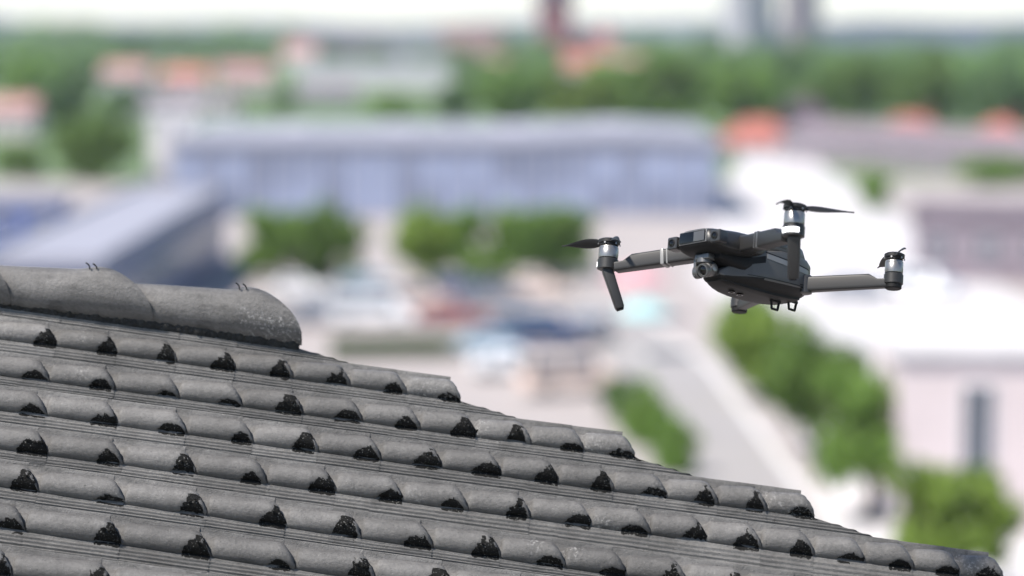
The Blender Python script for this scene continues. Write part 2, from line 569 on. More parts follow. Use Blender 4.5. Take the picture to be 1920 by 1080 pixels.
for k in range(np_):
    x = -hw / 2 + hw * (k + .5) / np_
    for r in range(2):
        p = put('glass_panel', gm, None, hall); p.location = (x, -20.05, 1.75 + 2.6 * r); p.scale = (hw / np_ - .45, 1, 2.3 if r else 2.5)
    q = put('mullion', mm_, None, hall); q.location = (x - hw / np_ / 2, -20.1, 3.15)
for k, x in enumerate((-15, -5, 6, 16)):
    bm = bmesh.new(); bm_box(bm, (0, 0, 0), (3.2, 6, .5), bevel=.08); q = put('skylight', bm_mesh('skylight', bm), M['lav'], hall); q.location = (x, 0, 7.35 if k < 3 else 7.7)

# 2 long low navy building running away at left
g2 = (-24.6, 167)
bl = building('office_wing', 'long low building with pale flat roof and navy side wall behind the ridge', 'building', g2, (6.5, 62, 5), 0, 'navy', 'flat', 'lavroof', wins=((1, 18, 1, 2.4, 1.8, 2.6, 3), (0, 2, 1, 1.8, 1.6, 2.4, 3)))
# 3 blue shed at the left edge
g3, s3 = at(40, 463)
building('shed', 'dark blue shed with pale roof at the left picture edge', 'shed', (g3.x - 3, g3.y + 3), (12, 6, 3.3), 0, 'blue', 'flat', 'lavroof', wins=((0, 4, 1, 1.6, 1.2, 1.9, 2),))
# 4 white stair tower
g4, s4 = at(322, 338)
building('stair_tower', 'narrow white stair tower at the left end of the blue hall', 'tower', (g4.x, g4.y + 3), (5, 5, 7.2), 0, 'white', 'flat', 'white', wins=((0, 1, 3, .8, 1.2, 1.6, 2.1),))
# 5 beige hut
g5, s5 = at(490, 400)
building('hut', 'small beige hut against the left corner of the blue hall', 'hut', (g5.x, g5.y - 3), (4.6, 3, 2.4), 0, 'beige', 'flat', 'beige', door=(0.8, 1, 2), wins=((0, 2, 1, .7, .8, 1.5, 1),))
# 6 long white building
g6, s6 = at(700, 168)
building('long_white_building', 'long white two storey building in front of the skyline woods', 'building', (g6.x, g6.y + 8), (40, 14, 6.6), 0.04, 'white', 'flat', 'lav', wins=((0, 14, 2, 1.3, 1.3, 1.8, 3),))
# 7 red roofed houses
for k, (px, py, wpx, hpx, lab, wl, rm) in enumerate((
        (235, 172, 84, 30, 'grey walled house under a wide dull red roof at upper left', 'greywall', 'salmon'),
        (345, 180, 80, 30, 'house with bright salmon roof right of the grey walled house', 'palepink', 'redroof'),
        (455, 174, 96, 30, 'pale house with faded pink roof left of the long white building', 'palepink', 'salmon'),
        (560, 122, 60, 18, 'small far pale house between woodland and mauve block', 'white', 'salmon'))):
    g, s = at(px, py)
    building('house', lab, 'house', (g.x, g.y + 5), (wpx / s, 9, hpx / s), R.uniform(-.12, .12), wl, 'gable', rm, 24 / s, wins=((0, 4, 2, 1.1, 1.2, 1.5, 2.3),), group='red roofed houses')
for (px, py, wpx, hpx, rpx, wl, rm, lab) in (
        (10, 258, 100, 48, 26, 'palepink', 'salmon', 'pink roofed house cut off by the left picture edge'),
        (300, 218, 100, 26, 20, 'greywall', 'brownroof', 'low grey house with brown roof behind the small dark tree'),
        (395, 222, 90, 22, 18, 'white', 'mauve', 'white cottage with mauve roof behind the stair tower'),
        (610, 196, 110, 22, 16, 'greywall', 'brownroof', 'grey bungalow in front of the long white building'),
        (945, 158, 80, 26, 26, 'palepink', 'salmon', 'pink house half hidden by trees left of the church'),
        (1100, 152, 80, 26, 30, 'palepink', 'redroof', 'red roofed house directly below the church nave'),
        (1175, 148, 60, 22, 22, 'greywall', 'salmon', 'small pink roofed house right of the bell tower'),
        (1880, 200, 110, 24, 24, 'palepink', 'salmon', 'pale house among the woods at upper right')):
    g, s = at(px, py)
    building('house', lab, 'house', (g.x, g.y + 5), (wpx / s, 9, hpx / s), R.uniform(-.15, .15), wl, 'gable', rm, rpx / s, wins=((0, 4, 1, 1.1, 1.2, 1.6, 2.3),), group='houses among the trees')
# 8 mauve block, 9 pink block
g, s = at(630, 110)
building('apartment_block', 'low mauve apartment block on the skyline above the white building', 'building', (g.x, g.y + 8), (60, 14, 12), 0, 'mauve', 'flat', 'mauve', wins=((0, 14, 4, 1.6, 1.4, 1.8, 2.8),))
g, s = at(880, 115)
building('apartment_block', 'orange pink apartment block on the skyline left of the church', 'building', (g.x, g.y + 8), (30, 14, 16), 0, 'salmon', 'flat', 'salmon', wins=((0, 8, 5, 1.6, 1.4, 1.8, 2.8),))
g, s = at(775, 118)
building('apartment_block', 'grey apartment block between the mauve and the orange pink one', 'building', (g.x, g.y + 8), (28, 12, 11), 0, 'greywall', 'flat', 'greywall', wins=((0, 8, 3, 1.6, 1.4, 1.8, 2.8),))
# 10 church
g, s = at(1040, 122)
ch = empty('church', (g.x, g.y + 6, 0), 0, 'dark maroon brick church with tall spire tower on the skyline', 'church')
bm = bmesh.new(); bm_box(bm, (0, 0, 14), (14.5, 14.5, 28)); put('tower', bm_mesh('tower', bm), M['maroon'], ch)
bm = bmesh.new(); bm_cyl(bm, (0, 0, 28), (0, 0, 50), 10, .1, 8); put('spire', bm_mesh('spire', bm), M['darkroof'], ch)
bm = bmesh.new(); bm_box(bm, (15, 4, 4.5), (20, 10, 9)); put('nave', bm_mesh('nave', bm), M['palepink'], ch)
bm = bmesh.new()
v = [bm.verts.new(p) for p in ((5, -1.6, 9.01), (25.5, -1.6, 9.01), (25.5, 9.6, 9.01), (5, 9.6, 9.01), (5, 4, 14), (25.5, 4, 14))]
for fc in ((0, 1, 5, 4), (2, 3, 4, 5), (1, 2, 5), (3, 0, 4), (3, 2, 1, 0)): bm.faces.new([v[k] for k in fc])
put('roof', bm_mesh('roof', bm), M['redroof'], ch)
for k in range(4):
    window(ch, 0, 6 + 5 * k, 1.6, 2.6, 0, (14.5, 14.5))
# 11 small spire
g, s = at(1135, 118)
o = empty('bell_tower', (g.x, g.y, 0), 0, 'small grey bell tower with pointed top right of the church', 'tower')
bm = bmesh.new(); bm_box(bm, (0, 0, 6), (7, 7, 12)); put('wall', bm_mesh('wall', bm), M['greywall'], o)
bm = bmesh.new(); bm_cyl(bm, (0, 0, 12), (0, 0, 21), 5.2, .1, 4); put('roof', bm_mesh('roof', bm), M['mauve'], o)
window(o, 0, 8, 1.4, 2.2, 0, (7, 7))
# 12 tower blocks
for (px, wpx, dd, rz, lab, wl) in ((1405, 90, 26, 0.55, 'left one of two tall tower blocks on the skyline, whitish side lit', 'greywall'),
                                (1505, 66, 20, 0.55, 'right one of two tall tower blocks on the skyline, slightly narrower', 'mauve')):
    g, s = at(px, 108)
    building('tower_block', lab, 'tower block', (g.x, g.y + 10), (wpx / s * .72, dd * .8, 64), rz, wl, 'flat', 'greywall', wins=((0, 6, 16, 1.6, 1.5, 3, 3.8), (3, 5, 16, 1.6, 1.5, 3, 3.8)), group='tower blocks')
# 13 orange roofed houses on the right
for (px, py, wpx, hpx, rpx, lab) in ((1425, 292, 150, 22, 45, 'orange roofed house right of the blue hall'),
                                     (1715, 312, 150, 45, 50, 'orange roofed house before the large green tree'),
                                     (1885, 312, 120, 40, 48, 'orange roofed house at the right picture edge')):
    g, s = at(px, py)
    building('house', lab, 'house', (g.x, g.y + 4.5), (wpx / s, 8, hpx / s), R.uniform(-.1, .1), 'palepink', 'hip', 'redroof', rpx / s, wins=((0, 4, 1, 1, 1.1, 1.2, 2.4),), group='orange roofed houses')
g, s = at(1500, 232)
building('house', 'house with a nearly black slate roof among the trees', 'house', (g.x, g.y), (9, 8, 1.6), 0.1, 'maroon', 'hip', 'darkroof', 3, wins=((0, 3, 1, .9, .9, .9, 1),))
# 14 long mauve building
a14, b14 = G(1520, 300), G(2050, 352)
d14 = b14 - a14
building('terrace', 'long low mauve terrace on the far side of the white square', 'building', ((a14.x + b14.x) / 2, (a14.y + b14.y) / 2 + 5), (d14.length, 8, 3.2), math.atan2(d14.y, d14.x), 'mauve', 'gable', 'brownroof', 2.0, wins=((0, 16, 1, 1.3, 1.4, 1.7, 2),))
# 15 brown grey building at the right edge
g, s = at(1735, 535)
building('warehouse', 'grey brown warehouse at the right edge beyond the white square', 'building', (g.x + 10.5, g.y + 7), (20, 12, 4.2), -0.18, 'mauve', 'flat', 'brownroof', wins=((0, 6, 1, 1.6, 1.2, 2.4, 2),))
# 16 white building bottom right with tall dark window
g, s = at(1690, 1010)
wb = building('white_building', 'pale pink building with tall dark windows at lower right', 'building', (g.x + 8.2, g.y + 5), (16, 9, 6.2), -0.05, 'palepink', 'flat', 'white')
for k in range(6):
    window(wb, -5.3 + 2.6 * k, 3.4, 1.1, 3.6, 0, (16, 9))
    
# ------------------------------------------------------------------ parked vehicles and parasols
M['tyre'] = mat('tyre', (0.02, 0.02, 0.02), 0.85)
M['rim'] = mat('wheel_rim', (0.5, 0.5, 0.52), 0.35, metal=0.8)
M['head'] = mat('headlight', (0.85, 0.85, 0.85), 0.15)
M['tail'] = mat('tail_light', (0.4, 0.02, 0.02), 0.25)
PAINT = {'navy': mat('navy_paint', (0.02, 0.05, 0.14), 0.25, coat=.6), 'white': mat('white_paint', (0.8, 0.8, 0.8), 0.3, coat=.5),
         'cream': mat('cream_paint', (0.72, 0.58, 0.5), 0.35, coat=.4), 'grey': mat('grey_paint', (0.2, 0.22, 0.26), 0.3, coat=.5), 'red': mat('dark_red_paint', (0.22, 0.05, 0.05), 0.3, coat=.5), 'sky': mat('light_blue_paint', (0.26, 0.34, 0.40), 0.3, coat=.5)}
CARP = {'car': ([(-2.1, .35), (-2.15, .75), (-2.0, .95), (-1.1, 1.0)], [(-1.55, 1.0), (-1.05, 1.42), (.45, 1.42), (1.15, .95)], [(2.1, .82), (2.18, .6), (2.12, .35)]),
        'van': ([(-2.4, .4), (-2.45, .9), (-2.4, 1.1)], [(-2.4, 1.1), (-2.3, 1.95), (1.1, 1.95), (1.85, 1.15)], [(2.35, 1.02), (2.45, .7), (2.4, .4)])}
def vehicle(px, py, rz, paint, kind, label):
    g = G(px, py)
    o = empty('parked_' + kind, (g.x, g.y, 0.012), rz, label, kind, 'vehicles parked before the trees')
    lo, gh, fr = CARP[kind]
    bm = bmesh.new()
    side = lo + [(gh[0][0], gh[0][1])] + [(gh[-1][0], gh[-1][1])] + fr
    rings = []
    for y, k in ((-.88, .97), (-.8, 1), (.8, 1), (.88, .97)):
        rings.append([Vector((x * k, y, z if z > .5 else z + (1 - k))) for x, z in side])
    loft(bm, rings)
    me = bm_mesh('body', bm); smooth_by_angle(me, 40)
    put('body', me, PAINT[paint], o)
    bm = bmesh.new()
    loft(bm, [[Vector((x * (1 if z < 1.2 else .96), y * (1 if z < 1.2 else .84), z - .003)) for x, z in gh] for y in (-.82, .82)])
    put('roof', bm_mesh('roof', bm), PAINT[paint], o)
    x0, x1 = gh[1][0], gh[2][0]
    zt, zb = gh[1][1] - .1, gh[0][1] + .05
    for sy in (-1, 1):
        for k in range(2):
            xa = x0 + (x1 - x0) * (k * .5 + .03); xb = x0 + (x1 - x0) * (k * .5 + .47)
            yb, yt = .825 * sy, .715 * sy
            vv = [(xa, yb, zb), (xb, yb, zb), (xb, yt, zt), (xa, yt, zt)]
            vv += [(p[0], p[1] + .02 * sy, p[2]) for p in vv]
            put('side_window', mesh('side_window', vv, [(0, 1, 2, 3), (4, 7, 6, 5), (0, 4, 5, 1), (1, 5, 6, 2), (2, 6, 7, 3), (3, 7, 4, 0)]), M['glass'], o)
        for x in (-1.32, 1.35):
            bm = bmesh.new(); lathe(bm, [(.2, -.1), (.31, -.1), (.33, -.06), (.33, .06), (.31, .1), (.2, .1)], (0, 0, 0), (0, 1, 0), 20)
            wl_ = put('wheel', bm_mesh('wheel', bm, True), M['tyre'], o); wl_.location = (x, .8 * sy, .33)
            bm = bmesh.new(); bm_cyl(bm, (0, -.108, 0), (0, .108, 0), .2, .2, 16); put('rim', bm_mesh('rim', bm), M['rim'], wl_)
    xf0, xf1 = gh[3], gh[2]
    for nm, (pa, pb) in (('windscreen', (gh[3], gh[2])), ('rear_window', (gh[0], gh[1]))):
        sgn = 1 if nm == 'windscreen' else -1
        A = Vector((pa[0], 0, pa[1])); B = Vector((pb[0], 0, pb[1])); A2 = A.lerp(B, .12); B2 = A.lerp(B, .88)
        n_ = Vector((sgn * abs(B.z - A.z), 0, abs(B.x - A.x))).normalized() * .015
        vv = [A2 + Vector((0, -.74, 0)) + n_, A2 + Vector((0, .74, 0)) + n_, B2 + Vector((0, .64, 0)) + n_, B2 + Vector((0, -.64, 0)) + n_]
        vv += [p - n_ * 2 for p in vv]
        put(nm, mesh(nm, vv, [(0, 1, 2, 3), (4, 7, 6, 5), (0, 4, 5, 1), (1, 5, 6, 2), (2, 6, 7, 3), (3, 7, 4, 0)]), M['glass'], o)
    for sy in (-1, 1):
        for nm, x, mm2 in (('headlight', fr[1][0] - .06, 'head'), ('tail_light', lo[1][0] + .04, 'tail')):
            bm = bmesh.new(); bm_box(bm, (x, .62 * sy, .68), (.1, .3, .14), bevel=.02); put(nm, bm_mesh(nm, bm), M[mm2], o)
    return o
vehicle(1005, 652, 0.12, 'navy', 'van', 'navy blue van parked above the roof near the drone')
vehicle(905, 668, 2.9, 'sky', 'car', 'light blue car beside the navy van')
vehicle(770, 590, 0.1, 'cream', 'van', 'cream coloured van parked below the three trees')
vehicle(560, 562, 0.0, 'white', 'car', 'white car parked below the pair of trees')
vehicle(600, 610, -0.1, 'grey', 'car', 'blue grey car above the end of the ridge caps')
vehicle(930, 572, 0.2, 'grey', 'car', 'dark grey car behind the navy van')

vehicle(700, 612, 0.05, 'white', 'van', 'white van in front of the cream van')
vehicle(850, 612, -0.1, 'red', 'car', 'dark red car between the cream and the navy van')
vehicle(690, 548, 0.0, 'sky', 'car', 'light blue car close under the pair of trees')
vehicle(855, 556, 0.1, 'navy', 'car', 'navy car behind the cream van')
vehicle(1010, 560, -0.05, 'cream', 'car', 'cream car under the right hand tree of three')
vehicle(1105, 640, 1.2, 'grey', 'car', 'grey car standing left of the parasols')
vehicle(960, 705, 0.15, 'white', 'car', 'white car nearest the roof, below the navy van')
vehicle(1070, 740, 0.3, 'cream', 'van', 'cream van on the pale paving below the parasols')
vehicle(1730, 560, -0.7, 'white', 'van', 'white van on the white square')
vehicle(1600, 560, -0.6, 'grey', 'car', 'grey car on the white square right of the drone')
vehicle(1860, 640, -0.6, 'sky', 'car', 'light blue car at the right side of the white square')

def parasol(px, py, wpx, hpx, color, label):
    g = G(px, py); s = F / (g - CAM).dot(FWD)
    r, hh = wpx / s / 2, hpx / s
    o = empty('parasol', (g.x, g.y, 0.004), 0, label, 'parasol', 'parasols on the paving')
    m = mat('parasol_cloth', color, 0.8, trans=.3)
    bm = bmesh.new()
    n = 8
    top = bm.verts.new((0, 0, hh)); ring = [bm.verts.new((r * math.cos(k * math.pi / 4), r * math.sin(k * math.pi / 4), hh * .74)) for k in range(n)]
    low = [bm.verts.new((r * 1.01 * math.cos(k * math.pi / 4), r * 1.01 * math.sin(k * math.pi / 4), hh * .67)) for k in range(n)]
    for k in range(n):
        bm.faces.new((top, ring[k], ring[(k + 1) % n])); bm.faces.new((ring[k], low[k], low[(k + 1) % n], ring[(k + 1) % n]))
    put('canopy', bm_mesh('canopy', bm), m, o)
    bm = bmesh.new(); bm_cyl(bm, (0, 0, 0), (0, 0, hh * .98), .04, .04, 10); put('pole', bm_mesh('pole', bm), M['frame'], o)
    bm = bmesh.new(); bm_cyl(bm, (0, 0, 0), (0, 0, .12), .35, .3, 16); put('base', bm_mesh('base', bm), M['kerb'], o)
parasol(1195, 600, 120, 105, (0.66, 0.34, 0.38), 'pink parasol on the pale paving behind the left drone arm')
parasol(1208, 668, 100, 112, (0.38, 0.60, 0.60), 'turquoise parasol below the drone leg on the pale paving')

# ------------------------------------------------------------------ the tiled roof
def roof_mat(name, base, STAIN=.3):
    m = bpy.data.materials.new(name); m.use_nodes = True
    n, l = m.node_tree.nodes, m.node_tree.links
    b = n['Principled BSDF']; b.inputs['Roughness'].default_value = .62; b.inputs['Specular IOR Level'].default_value = .45
    tc = n.new('ShaderNodeTexCoord'); geo = n.new('ShaderNodeNewGeometry')
    def nz(scale, det=5, rough=.6, vec=None, sc=None):
        t = n.new('ShaderNodeTexNoise'); t.inputs['Scale'].default_value = scale; t.inputs['Detail'].default_value = det; t.inputs['Roughness'].default_value = rough
        v = vec or geo.outputs['Position']
        if sc:
            mp = n.new('ShaderNodeMapping'); mp.inputs['Scale'].default_value = sc; l.new(v, mp.inputs['Vector']); v = mp.outputs[0]
        l.new(v, t.inputs['Vector']); return t.outputs['Fac']
    def rng(v, a0, a1, b0, b1):
        r = n.new('ShaderNodeMapRange'); r.inputs[1].default_value = a0; r.inputs[2].default_value = a1; r.inputs[3].default_value = b0; r.inputs[4].default_value = b1
        l.new(v, r.inputs[0]); return r.outputs[0]
    def mth(op, x, y):
        r = n.new('ShaderNodeMath'); r.operation = op
        for k, q in enumerate((x, y)):
            if isinstance(q, (int, float)): r.inputs[k].default_value = q
            else: l.new(q, r.inputs[k])
        return r.outputs[0]
    def mix(fac, c1, c2):
        r = n.new('ShaderNodeMix'); r.data_type = 'RGBA'
        l.new(fac, r.inputs[0])
        for k, q in ((6, c1), (7, c2)):
            if isinstance(q, tuple): r.inputs[k].default_value = (*q, 1)
            else: l.new(q, r.inputs[k])
        return r.outputs[2]
    oi = n.new('ShaderNodeObjectInfo')
    v = mth('MULTIPLY', rng(nz(6), .3, .7, .78, 1.22), rng(nz(45, 6, .75), .3, .7, .76, 1.24))
    v = mth('MULTIPLY', v, rng(nz(1.0, 4, .6, tc.outputs['Object'], (2.5, 22, 22)), .35, .65, .88, 1.12))
    v = mth('MULTIPLY', v, rng(oi.outputs['Random'], 0, 1, .70, 1.22))
    hs = n.new('ShaderNodeHueSaturation'); hs.inputs['Color'].default_value = (*base, 1); l.new(v, hs.inputs['Value'])
    col = hs.outputs[0]
    st = rng(nz(2.2, 5, .62, tc.outputs['Object'], (2.2, 5, 5)), .52, .68, 0, STAIN)
    col = mix(st, col, (.045, .044, .042))
    # small dark lichen flecks
    fl = rng(nz(110, 3, .6), .62, .70, 0, .7)
    col = mix(fl, col, (.02, .02, .019))
    # pale flecks of grit
    pf = rng(nz(150, 2, .5), .70, .76, 0, .5)
    col = mix(pf, col, (.42, .41, .39))
    # black algae growing on the noses, driven by a vertex attribute and broken up by noise
    at_ = n.new('ShaderNodeAttribute'); at_.attribute_name = 'growth'
    g0 = mth('ADD', at_.outputs['Fac'], rng(nz(38, 6, .7), .3, .7, -.38, .38))
    gm_ = rng(g0, .5, .60, 0, .97)
    col = mix(gm_, col, (.008, .008, .0076))
    l.new(rng(gm_, 0, 1, .45, .04), b.inputs['Specular IOR Level'])
    sp = mth('MULTIPLY', rng(g0, .4, .6, 0, 1), rng(nz(115, 3, .55), .63, .68, 0, .55))
    col = mix(sp, col, (.33, .33, .31))
    # white lichen rosettes
    al = n.new('ShaderNodeAttribute'); al.attribute_name = 'lichen'
    li = mth('MULTIPLY', al.outputs['Fac'], rng(nz(48, 6, .72), .53, .62, 0, .8))
    col = mix(li, col, (.30, .295, .285))
    l.new(col, b.inputs['Base Color'])
    bp = n.new('ShaderNodeBump'); bp.inputs['Strength'].default_value = .8; bp.inputs['Distance'].default_value = .008
    l.new(mth('ADD', nz(60, 6, .7), mth('MULTIPLY', nz(260, 3, .6), .35)), bp.inputs['Height'])
    l.new(bp.outputs[0], b.inputs['Normal'])
    return m
TILE = roof_mat('weathered_concrete_tile', (.104, .101, .097), .7)
CAPM = roof_mat('weathered_ridge_tile', (.115, .1115, .107), .8)
MOSS = mat('black_moss', (.009, .009, .0085), .95, spec=.12, nscale=40, namt=.9, bump=.8, bscale=90)
MORT = mat('dirty_mortar', (.018, .018, .017), .95, nscale=30, namt=.8, bump=.8, bscale=60)

Z0 = 14.5
vC = Vector((1, .14, 0.0)).normalized()
uC = Vector((-.126, .79, -.60)); uC = (uC - vC * uC.dot(vC)).normalized()
ROOF_O = cam2w((600 - 960) / F * Z0, (850 - 540) / F * Z0, Z0)
c2w = lambda q: (RIGHT * q.x + DOWN * q.y + FWD * q.z)
V_, U_ = c2w(vC), c2w(uC)
N_R = V_.cross(U_)
if N_R.z < 0: N_R = -N_R
def RP(px, py, h=0.0):
    d = ray(px, py); o = ROOF_O + N_R * h
    return CAM + d * ((o - CAM).dot(N_R) / d.dot(N_R))

ROWS = [
 [(118,585),(230,604),(338,620),(450,635),(552,648)],
 [(105,647),(222,665),(330,680),(443,695),(548,707),(655,717),(762,737),(864,754)],
 [(92,712),(215,730),(340,747),(450,763),(567,777),(680,789),(790,805),(892,815),(993,827),(1090,843),(1192,860)],
 [(82,775),(222,794),(352,812),(478,830),(597,847),(715,864),(827,882),(940,894),(1047,907),(1148,918),(1245,930),(1340,940),(1437,954),(1532,970)],
 [(80,845),(232,865),(370,885),(508,905),(635,925),(757,943),(873,960),(990,975),(1108,990),(1215,1003),(1325,1017),(1425,1029),(1523,1040),(1615,1050),(1710,1060),(1800,1072),(1884,1083)],
 [(70,918),(235,943),(388,967),(540,987),(677,1008),(808,1027),(935,1045),(1058,1062),(1175,1076)],
 [(48,995),(228,1019),(395,1043),(553,1066),(703,1086)],
 [(22,1078),(215,1104),(398,1129)],
 [(-5,1166),(198,1196),(390,1224)]]
LAST = [5, 8, 11, 14, 17, 18, 13, 10, 8]
FIRST = -1
def fit_row(pts, n0, n1):
    i = np.arange(1, len(pts) + 1); p = np.array(pts, float)
    cx = np.polyfit(i, p[:, 0], 2 if len(pts) > 4 else 1)
    cy = np.polyfit(p[:, 0], p[:, 1], 1)
    out = {}
    for k in range(n0, n1 + 1):
        x = np.polyval(cx, k)
        if cx.shape[0] == 3 and k > len(pts):    # keep on with the last spacing
            xl = np.polyval(cx, len(pts)); st = xl - np.polyval(cx, len(pts) - 1); x = xl + st * (k - len(pts))
        out[k] = RP(x, np.polyval(cy, x))
    return out
GRID = [fit_row(r, FIRST - 1, LAST[k]) for k, r in enumerate(ROWS)]
house_c = RP(700, 1300); 
house = empty('tiled_house', (house_c.x, house_c.y - 1, 0), 0, 'house with a grey weathered interlocking tile roof filling the foreground', 'house')
HI = house.matrix_basis.inverted() if False else Matrix.Translation(-Vector((house_c.x, house_c.y - 1, 0)))

def basis(o, ex, n=N_R):
    ex = ex.normalized(); ey = n.cross(ex).normalized(); ez = ex.cross(ey)
    m = Matrix((ex, ey, ez)).transposed().to_4x4()
    m.translation = o
    return m

def attr(me, name, vals):
    a_ = me.attributes.new(name, 'FLOAT', 'POINT'); a_.data.foreach_set('value', vals)

LD = .045
def growth_mask(x, z, hr, sc, xc, hwid, top):
    e = ((x - xc) / hwid) ** 2 + (max(0, z) / (top * hr)) ** 2
    return max(0.0, min(1.0, (1.15 - e) / .25))

def tile_mesh(g, W, sc, rr, endtile):
    """local x downslope with the nose at 0, y away from the viewer, z off the roof; the roll ends in an oblique rim"""
    rw, hr = .063 * sc, .083 * sc
    yc = rw * .75
    ov = .17
    xs = [-(g + ov), -g - .04, -g - .005, -g + .006, -g + .018, -g + .032, -g + .05] + [-g + .05 + (g - .27) * k / 4 for k in range(1, 4)] + [-.22 + .22 * k / 18 for k in range(19)]
    dh, dn = rr.uniform(-.004, .004), rr.uniform(0, 100)
    xc, hwid, top = rr.uniform(-.080, -.056) * sc, rr.choice((.052, .058, .064, .070, .076)) * sc * rr.uniform(.9, 1.1), rr.choice((.66, .80, .88, .96, 1.02, 1.08))
    dep = rr.uniform(.15, .36); spot = .8 if rr.random() < .25 else 0
    nR = 24
    prof = [('f', k / 3) for k in range(3)] + [('r', math.pi * k / nR) for k in range(nR + 1)]
    near = -(W - rw * 1.3)
    yp0 = -rw * 1.02
    nP = 34
    prof += [('p', k / nP) for k in range(1, nP + 1)]
    vs, gr, li = [], [], []
    for x in xs:
        t = min(1, max(0, 1 + x / (g + ov)))
        q = max(0, (x + .078) / .078)
        tg = max(0, min(1, (x + g) / g))
        lap = max(0, min(1, (x + g + .012) / .022)); lap = lap * lap * (3 - 2 * lap)
        hx = (hr * (.26 + .24 * lap + .50 * tg ** .6) + dh * lap) * (1 - .46 * (1 - math.sqrt(max(0, 1 - q * q))))
        wx = rw * (.60 + .26 * lap + .14 * t) * (1 - .06 * q ** 2.4)
        pz = .004 + .0025 * t
        sh = max(0, min(1, (x + .2) / .2))
        for kd, p in prof:
            gw = 0.0; xx = x
            if kd == 'f':
                y = rw * 1.5 - rw * .5 * p; z = pz + (.012 if p < .4 else .002)
                xx = x - sh * 1.7 * LD * sc
            elif kd == 'r':
                c = math.cos(p)
                xx = x - sh * LD * sc * 1.7 * ((1 + c) / 2) ** 1.3
                y = wx * c; z = pz + hx * math.sin(p) ** .9
                if c < .25:
                    wob = 1 + .25 * noise.noise(Vector((xx * 45 + dn, z * 45, 2)))
                    m_ = growth_mask(xx, z * wob, hr, sc, xc, hwid, top)
                    gw = m_ * 1.25
                    k_ = 1 - dep * m_ * max(0, .95 - z / hr)
                    y *= k_; z = pz + (z - pz) * (1 - .25 * dep * m_)
            else:
                y = yp0 + (near - yp0) * p; z = pz
                for c0, wd_, h_ in ((.24, .080, .0085), (.45, .080, .0100), (.66, .080, .0110), (.86, .085, .0115)):
                    e_ = (p - c0) / wd_
                    if abs(e_) < 1: z += h_ * sc * (math.cos(e_ * math.pi) * .5 + .5)
                z += .006 * math.exp(-(p / .08) ** 2)
                gw = max(0, 1.2 - p * 5.5) * growth_mask(x, 0, hr, sc, xc, hwid, top)
                if endtile: xx = x + sh * .42 * p ** .8
            nn = noise.noise(Vector((x * 9 + dn, y * 9, z * 9))) * .0022
            vs.append((xx + (noise.noise(Vector((y * 40 + dn, z * 40, 0))) * .008 * max(0, 1 + x / .05) if kd == 'r' else 0), y + yc, z + nn))
            gr.append(gw); li.append((max(0, min(1, (x + .34) / .1)) * max(0, 1.15 - z / hr) if endtile else spot * max(0, noise.noise(Vector((xx * 7 + dn, y * 7, 5))) - .1) * 2.2) if kd == 'r' else 0.0)
    P = len(prof)
    fs = []
    for a_ in range(len(xs) - 1):
        for b_ in range(P - 1):
            i = a_ * P + b_
            fs.append((i, i + P, i + P + 1, i + 1))
    L = (len(xs) - 1) * P
    prev = [L + k for k in range(3, 3 + nR + 1)]
    for kf, dx in ((.84, -.002), (.78, -.06)):
        base = len(vs)
        for k in range(nR + 1):
            x, y, z = vs[L + 3 + k]; vs.append((x + dx, yc + (y - yc) * kf, (z - .01) * kf + .006)); gr.append(1.3); li.append(0)
        cur = list(range(base, base + nR + 1))
        for k in range(nR):
            fs.append((prev[k], cur[k], cur[k + 1], prev[k + 1]))
        prev = cur
    fs.append(tuple(prev))
    def skirt(ids, drop=.014):
        base = len(vs)
        for i in ids:
            x, y, z = vs[i]; vs.append((x - .001, y, z - drop)); gr.append(.3); li.append(0)
        for k in range(len(ids) - 1):
            fs.append((ids[k], ids[k + 1], base + k + 1, base + k))
    skirt([L + k for k in range(3 + nR, P)])
    skirt([k * P for k in range(len(xs))])
    me = mesh('roof_tile', vs, fs, True)
    me.set_sharp_from_angle(angle=math.radians(50))
    attr(me, 'growth', gr); attr(me, 'lichen', li)
    me.materials.append(TILE)
    return me, (xc, hwid, top)

def moss_mesh(seed):
    """unit patch: x in -1..1 along the roll, lumps over the near flank below the height 1"""
    rr = random.Random(seed)
    bm = bmesh.new()
    n = rr.randint(16, 34)
    big = rr.uniform(.8, 1.3)
    for k in range(n):
        while True:
            ux, uz = rr.uniform(-1, 1), rr.uniform(0, 1)
            if ux * ux + uz * uz < 1: break
        z = uz * uz * .054
        ph = math.pi - math.asin(min(.98, z / .083))
        p = Vector((ux * .055, .063 * math.cos(ph) * rr.uniform(.40, .80), z + .004))
        r = rr.uniform(.003, .0065) * big
        res = bmesh.ops.create_icosphere(bm, subdivisions=2, radius=r, matrix=Matrix.Translation(p))
        for v in res['verts']:
            d = (v.co - p)
            v.co = p + d * (1 + .9 * noise.noise(v.co * 130 + Vector((seed * 3.1, 0, 0))))
    return bm_mesh('moss', bm, False)
MOSSES = [moss_mesh(s) for s in range(14)]
for q in MOSSES: q.materials.append(MOSS)

